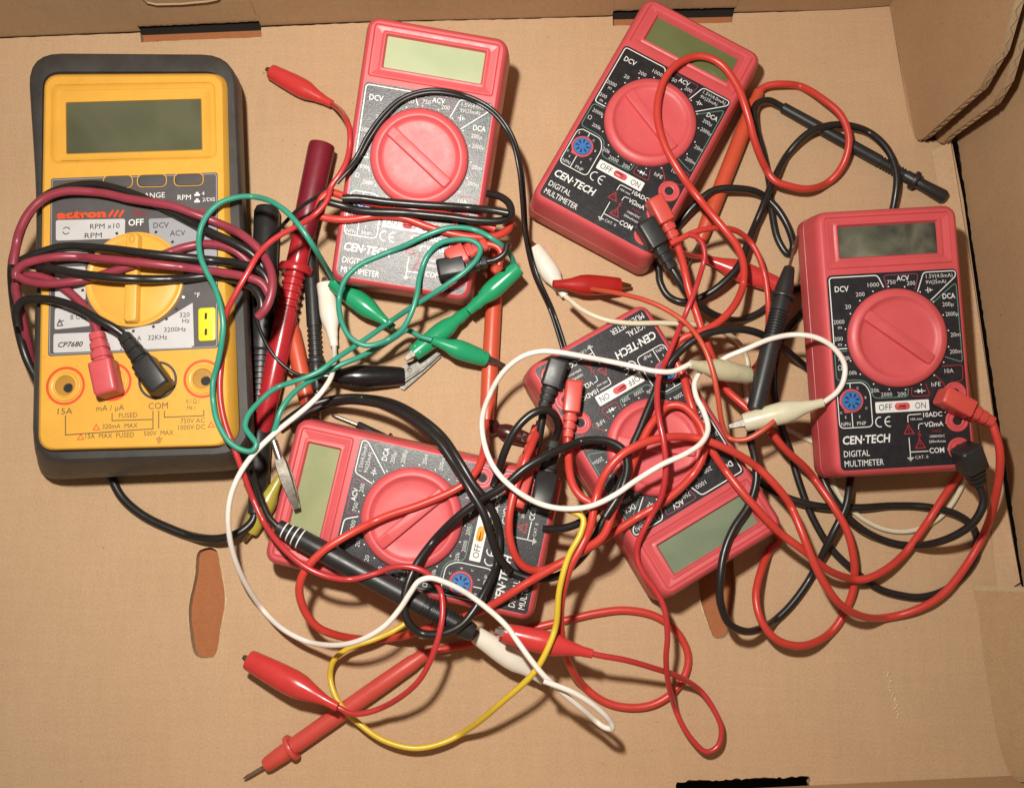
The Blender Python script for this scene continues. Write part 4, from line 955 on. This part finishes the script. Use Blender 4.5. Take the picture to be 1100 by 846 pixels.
# ---- red lead of the right hand meter down to the bottom left probe
PL('aR', (1010, 424), (1066, 454), 'red_probe', surf('A', 1012, 426)+5.8, 42, w=8.4)
PR('aR', (458, 701), (285, 822), 'red_probe', r=4.2, ribs=None, flange=.84, fr_r=6.4, tip=(261, 836), taper=.86, rear_r=.8, za=4.6, zb=4.6)
W('aR', [[(458, 701), (465, 698.7), (503.6, 692), (540, 682.5), (574, 674), (611, 665), (642, 658), (672, 655), (703, 661), (726, 677), (738.5, 700), (738, 718), (726, 740), (703, 755.7), (677, 759.5), (649, 753), (624, 733), (608.5, 706), (602, 672), (603, 643), (611, 612), (624, 587), (634, 566), (640, 536), (649, 511), (667, 489), (690, 476), (718, 469.5), (751, 471), (789, 486), (815, 503), (832, 520), (847.6, 540), (860, 568), (873, 601), (886, 627), (903, 649), (924, 661), (946, 663.5), (980, 656), (1010, 640), (1038, 607), (1060, 566), (1072, 520), (1074, 485), (1066, 454)]], 1.9, 'red_wire')
# ---- jumper leads
C_('r5', (637, 702), (541, 679), 'red_boot', R=5.4, jawlen=4)
W('y1', [[(604, 545), (626, 556), (624, 572), (611, 597), (601, 633), (597, 672), (588, 697), (573, 722.6), (540, 753), (509, 778.6, 7), (479, 796, 9), (446, 803, 10), (413, 795, 10), (388, 778.6, 9), (365, 755.7), (355, 730), (357.5, 711), (372.5, 697), (403, 686), (425, 676), (440, 666)]], 1.4, 'yellow_wire', ignore='E')
W('r5', [[(637, 702), (645, 703.8), (672, 708.6), (703, 717.5), (728, 726), (751, 740, 6), (766.5, 761, 8), (775, 783, 9), (771, 801, 9), (759, 807, 9), (743.5, 794, 9), (728, 768, 8), (718, 733), (715.5, 707), (717, 682), (713, 651), (703, 632), (693, 619), (685, 602), (685, 585), (695, 562), (710, 534), (715, 506), (713, 475), (708, 450), (706, 432), (707.6, 406.7), (718, 381), (733, 345.6), (745, 316), (753, 292), (757, 276), (755, 263), (749, 255), (740, 252)]], 1.35, 'red_thin')
W('r5', [[(754, 276), (745, 275), (734, 272), (722, 264)]], 1.35, 'red_thin', ignore='C')
C_('w2', (607, 318), (574, 266), 'white_boot', R=5.2, jawlen=4, metal_='brass', za=6, zb=6)
# thin twin black lead with the black clip
W('zip', [[(340, 404), (320, 402), (303, 391), (289, 374), (276, 345), (271, 318), (272, 292), (281, 268), (300, 246), (322, 223.5), (345, 208), (362, 194), (382, 169), (395, 145), (412, 122), (433, 104.5), (461, 96.5), (488, 99), (515, 108.5), (534, 122), (551, 147), (560, 180), (563.5, 215), (566, 250), (576, 292), (594, 333), (606, 368), (609, 380)],
          [(362, 197), (384, 172), (398, 147.5), (414, 125.5), (434, 107.6), (461, 99.6), (488, 102), (513, 111.3), (532, 124.5), (548.5, 148.5), (557, 181), (560.5, 215), (563.5, 250), (573, 293), (591, 334), (602, 368), (606, 382)]], .95, 'black_wire', ignore='D')
_a, _b = C_('zip', (340, 404), (434, 404), 'black_gloss', R=6.0, jawlen=0, neck=2.0, jend=.80)
# its opened jaws, seen from the side
mb = MB(); z = _b[2]
def plate(pts, z0, z1, mi=0):
    lo_ = [P(x, y, z0) for x, y in pts][::-1]; hi_ = [(a, b, z1) for a, b, c in lo_]
    mb.loft([lo_, hi_], mi, cap0=True, cap1=True, smooth=False)
plate([(429, 396), (437, 390), (450, 386), (472, 377), (474, 379), (458, 392), (440, 405), (431, 408)], z+1.2, z+2.0)
plate([(429, 404), (438, 404), (455, 396), (472, 381), (474, 383), (456, 400), (434, 419), (430, 417)], z-2.2, z-1.4)
plate([(434, 407), (455, 393.5), (472, 379.5), (473.5, 381.5), (456, 397), (436, 411)], z-1.4, z+1.2)
q = P(440, 397, z+2); mb.lathe(q[0], q[1], [(1.3, z+2), (1.2, z+2.5), (.01, z+2.7)], 0, 12, cap=False)
mb.build('jaw', M['worn_steel'], [c for c in TH['zip'][0].children if c.name.startswith('alligator')][0], TH['zip'][1])
# the wrapped leads of the pale display meter
_zb = surf('B', 475, 280)
PL('bR', (481, 281), (523, 262), 'red_probe', _zb+6, _zb+5, w=10, h=9, head_frac=.45)
PL('bB', (470, 291), (523, 281), 'black_rub', _zb+6, _zb+5, w=9.6, h=9.6, head_frac=.55)
W('bR', [[(341, 226, 18), (346, 213), (355, 207), (374, 212.5), (398, 218), (423, 222), (452, 226.5), (480, 231), (510, 238), (532, 246)],
         [(340, 231, 16), (346, 233), (356, 235), (374, 236), (406, 232), (434, 234.5), (461, 244), (488, 251.5), (508, 254.5), (530, 254), (541, 250), (548, 242), (545, 231), (535, 226)]], 1.9, 'red_wire')
W('bR', [[(523, 262), (532, 264), (538, 270), (536, 285)]], 1.7, 'red_wire')
W('bB', [[(341, 228, 18), (348, 217.5), (362, 219.5), (387, 226), (434, 228.5), (483, 233), (515, 237), (540, 236.5), (549, 230), (547, 219), (538, 211.5), (524, 208)],
         [(368, 213), (385, 213), (412, 216.5), (447, 219.5), (488, 222), (529, 226), (546, 229)]], 1.9, 'black_wire')
W('bB', [[(523, 281), (532, 279), (542, 272), (545, 262)]], 1.6, 'black_wire')
# thick leads wrapped round the yellow meter
PL('actR', (118, 424), (104, 357), 'rose_plug', 51.5, 50, w=10.5, h=11, head_frac=.52)
PL('actB', (176, 418), (133, 360), 'black_rub', 51.5, 50, w=10, h=11, head_frac=.50)
W('actR', [[(104, 357), (101.5, 347), (91, 330), (74, 313.5), (54.5, 301), (36, 296), (22, 298), (17, 307), (20, 325), (27, 356), (36, 392), (47, 418)],
           [(18, 296, 28), (30, 302), (50, 305), (70, 303.5), (95.5, 299), (123, 291), (152.7, 281.4), (177, 273), (199, 265.5), (226, 262), (250, 268), (267, 282), (276, 296), (280, 312)]], 2.05, 'maroon', stiff=.016)
W('actB', [[(133, 360), (122, 352), (108, 344.5), (82, 330), (54.5, 322), (36, 321.5), (24, 324), (18, 334), (19, 350)],
           [(43, 412), (33, 395), (26, 378), (18, 345), (13, 307), (13, 285), (17, 266), (25, 241), (37, 222), (54, 208), (76, 200.5), (103, 198), (126, 203), (152, 212), (185.5, 228.5), (221, 247), (255, 263), (273, 275), (284, 291), (287, 308)],
           [(15, 290), (22, 281), (35, 274.5), (68, 265), (109, 266.5), (163.6, 273), (218, 278.6), (260, 284), (280, 291), (288, 304), (286, 321), (278, 334)],
           [(13, 290), (17, 284.5), (30, 284), (49, 287.5), (95.5, 295.5), (142, 299.6), (191, 299.6), (232, 296.5), (258, 302), (274, 311), (281, 325), (279, 341)]], 2.05, 'black_wire', stiff=.016)
W('actR', [[(18, 300, 30), (17, 293), (24, 285), (40, 279.5), (68, 275.5), (109, 278), (163.6, 283.5), (218, 290), (262, 297), (281, 304), (290, 318)],
           [(14, 285), (17, 266), (21, 249), (31, 229), (46, 214), (68, 206), (109, 207.3), (138, 213.5), (160, 217), (185.5, 221.5), (209, 230), (233, 239), (256, 250), (272, 262), (284, 276), (291.5, 293), (292, 312), (286, 330), (277, 341)]], 2.05, 'maroon', stiff=.016)
# thin red jumper
C_('r1', (357, 112), (291, 77), 'red_boot', R=5.3, jawlen=3, za=6, zb=6)
W('r1', [[(357, 112), (366, 119), (374, 133), (376, 153), (372, 174), (364, 189), (356, 200), (352, 214), (345, 224), (334, 234), (318, 243.5), (302, 252), (289, 261), (277, 274), (266, 293), (254, 314), (244, 334), (239, 356), (238, 385), (236, 410), (237, 432), (242, 456), (251, 480), (261, 507), (272, 536), (285, 563), (303, 587), (326, 607), (349, 618), (374.5, 622), (402, 616), (425, 608.5), (445, 609.5), (462, 618), (473, 634), (475.5, 658), (471, 684, 22), (461, 712, 24), (448, 733, 24), (423, 753, 23), (398, 764, 22), (378, 766, 20), (363, 759, 20)]], 1.35, 'red_thin')
C_('r1', (363, 759), (267, 708), 'red_boot', R=6.2, jawlen=3, za=22, zb=15)
# white lead round the bottom left
C_('w1', (359, 372), (349, 304), 'white_boot', R=5.0, jawlen=3, jend=.9, za=6.5, zb=7, ignore='B')
W('w1', [[(359, 372), (359, 388), (356, 404), (347, 419), (334, 433), (320, 445), (293, 467), (272, 488), (258, 508), (248, 532), (245, 556), (248, 584), (256, 610), (270, 637), (288, 661), (308, 678), (335, 690), (362, 692.5), (385, 688), (412, 673), (430, 653), (441, 636, 40), (450, 624, 45), (462, 620.5, 46), (478, 625), (500, 636), (522, 652), (543, 671, 30), (557, 690, 27), (570, 708, 25), (585, 726, 24), (604, 743, 22), (630, 765, 18), (650, 781, 15), (658, 782, 15), (655, 774, 16), (640, 759, 17), (617, 744, 18), (595, 735, 17), (584, 731, 15)]], 1.3, 'white')
C_('w1', (584, 731), (511, 681), 'white_boot', R=5.2, jawlen=5, zb=24, za=15)
# green leads
C_('gc', (505, 332), (444, 380), 'green_boot', R=5.0, jawlen=5, neck=2.6, za=10, zb=15)
C_('gb', (464, 365), (523, 386), 'green_boot', R=5.0, jawlen=10, metal_='dull_steel')
C_('ga', (503, 334), (557, 287), 'green_boot', R=5.0, jawlen=0, neck=2.6, jend=.84, za=17, zb=22)
_z1 = surf('B', 366, 308)
C_('ga', (423, 352), (357, 302), 'green_boot', R=5.3, jawlen=0, neck=1.9, jend=.72, za=14, zb=_z1+5.5)
_b0, _b1 = axis((298, 482), (320, 546), [(0, 3), (1, 2.4)])
mb = MB(); o = TH['gb'][1]
t = (_b1-_b0)/np.linalg.norm(_b1-_b0); u = np.cross([0, 0, 1.], t); u /= np.linalg.norm(u); v = np.cross(t, u)
for sg in (1, -1):
    rings = []
    for f, hw, zz in ((0, 1.7, .5), (.12, 1.9, .6), (.25, 3.0, 1.6), (.5, 3.0, 2.0), (.8, 2.3, 1.3), (1, 1.5, .35)):
        cpt = _b0+(_b1-_b0)*f+v*(2.2+sg*zz)
        rings.append([tuple(cpt+u*hw+v*(-.9*sg)), tuple(cpt+u*hw*.8+v*.3*sg), tuple(cpt-u*hw*.8+v*.3*sg), tuple(cpt-u*hw+v*(-.9*sg))])
    mb.loft(rings, 0, cap0=True, cap1=True, smooth=False)
mb.build('alligator_clip', M['dull_steel'], TH['gb'][0], o)
mb = MB(); mb.tube([_b0+t*-4+v*2.2, _b0+t*5+v*2.4], 1.75, n=12); mb.build('ferrule', M['steel'], TH['gb'][0], o)
deposit([_b0+(_b1-_b0)*f for f in np.linspace(.1, 1, 30)], [3]*30)
ENDS.setdefault(org_key(o), []).append((297, 482, _b0[2]+2))
W('gb', [[(464, 365), (452, 361.5), (437, 355), (425, 362), (412, 370), (387, 383), (362, 393.5), (338, 406), (320, 418), (310, 428), (302, 440), (297, 455), (293, 472), (297, 482)]], 1.35, 'green')
ENDS.setdefault(org_key(TH['ga'][1]), []).append((362, 306, _z1+4.5)); ENDS[org_key(TH['ga'][1])].append((554, 290, 22))
W('ga', [[(362, 306), (352, 290), (335, 262), (322, 243), (306, 226), (288, 215), (268, 211), (250, 213), (235, 219), (222, 232), (214.5, 250), (215, 274), (222, 292), (232, 312), (239.5, 345), (238, 368), (234, 390), (228.5, 413), (231.5, 446), (238, 462), (247, 475), (260, 483), (271, 484), (275.5, 477), (270, 469), (263.5, 459), (266, 447), (278, 432), (296, 417), (324, 407), (344, 398), (362, 384.5), (387, 368), (433, 336), (474.5, 309.5), (500, 291), (513, 277), (516, 266), (507, 258.5), (489, 257.5), (472, 262), (459, 275), (451, 297), (448, 316), (442, 335.5), (431, 355), (412, 367), (393, 371), (376, 362), (366, 342), (364.5, 318), (371, 300), (384.5, 286), (406, 275.5), (433.6, 264.5), (461, 251.5), (485, 244.5), (510, 247), (532, 258.5), (548, 273), (554, 290)]], 1.35, 'green')
# white leads over the tangle
W('w3', [[(768, 398), (776, 386.5), (801, 375), (828, 364), (852.7, 359.5), (877, 362.6), (895, 373), (907, 391), (906, 409), (899, 421), (885, 432)]], 1.3, 'white')
W('w3', [[(741, 391), (733, 395), (722, 399), (703, 398.5), (674, 392), (636, 384.5), (598, 378), (580, 377.5), (561, 383), (542, 398), (527, 422), (518, 450), (521, 479), (532, 504), (552, 524.7), (578, 540), (603.5, 546), (634, 543.5), (659.5, 532), (683, 516), (712.7, 498), (737, 487), (754, 475), (760.5, 461), (756, 442), (748, 426), (746, 412), (752, 399)]], 1.3, 'white')
_e = ENDS[org_key(TH['w3'][1])]
C_('w3', (741, 391), (804, 403), 'amber_boot', R=5.2, jawlen=3, jend=.86, za=max(_e[2][2], 20))
C_('w3', (885, 432), (799, 454), 'cream_boot', R=5.4, jawlen=7, jend=.84, za=_e[1][2])

W('r4', [[(594, 305), (604, 304), (618, 307), (640, 311), (664, 315), (690, 321.5), (713, 331), (738, 348), (753, 367), (763.6, 391.5), (771, 424.5), (776, 455), (783, 470), (800, 472), (818, 463), (832, 452)]], 1.25, 'orange_thin', zend=(14, None))
C_('r4', (594, 305), (666, 307), 'darkred_boot', R=5.4, jawlen=6, metal_='brass', za=16, zb=7)

# ================================================================== light: a camera flash just above the lens, a little room light
ld = bpy.data.lights.new('flash', 'AREA'); ld.shape = 'RECTANGLE'; ld.size = 32*S; ld.size_y = 18*S; ld.energy = 3.15; ld.color = (1.0, .94, .86)
lo = bpy.data.objects.new('flash', ld); COL.objects.link(lo)
lp = np.array([-57., 46., 468.]); tgt = np.array([-85., 30., 0.])
lo.location = Vector(lp)*S
lo.rotation_euler = Vector(tgt-lp).to_track_quat('-Z', 'Y').to_euler()
w = bpy.data.worlds.new('World'); scene.world = w; w.use_nodes = True
bg = w.node_tree.nodes['Background']; bg.inputs['Color'].default_value = (1.0, .82, .62, 1); bg.inputs['Strength'].default_value = .165
scene.view_settings.view_transform = 'Standard'; scene.view_settings.look = 'None'
scene.view_settings.exposure = 0; scene.view_settings.gamma = 1
scene.cycles.max_bounces = 6
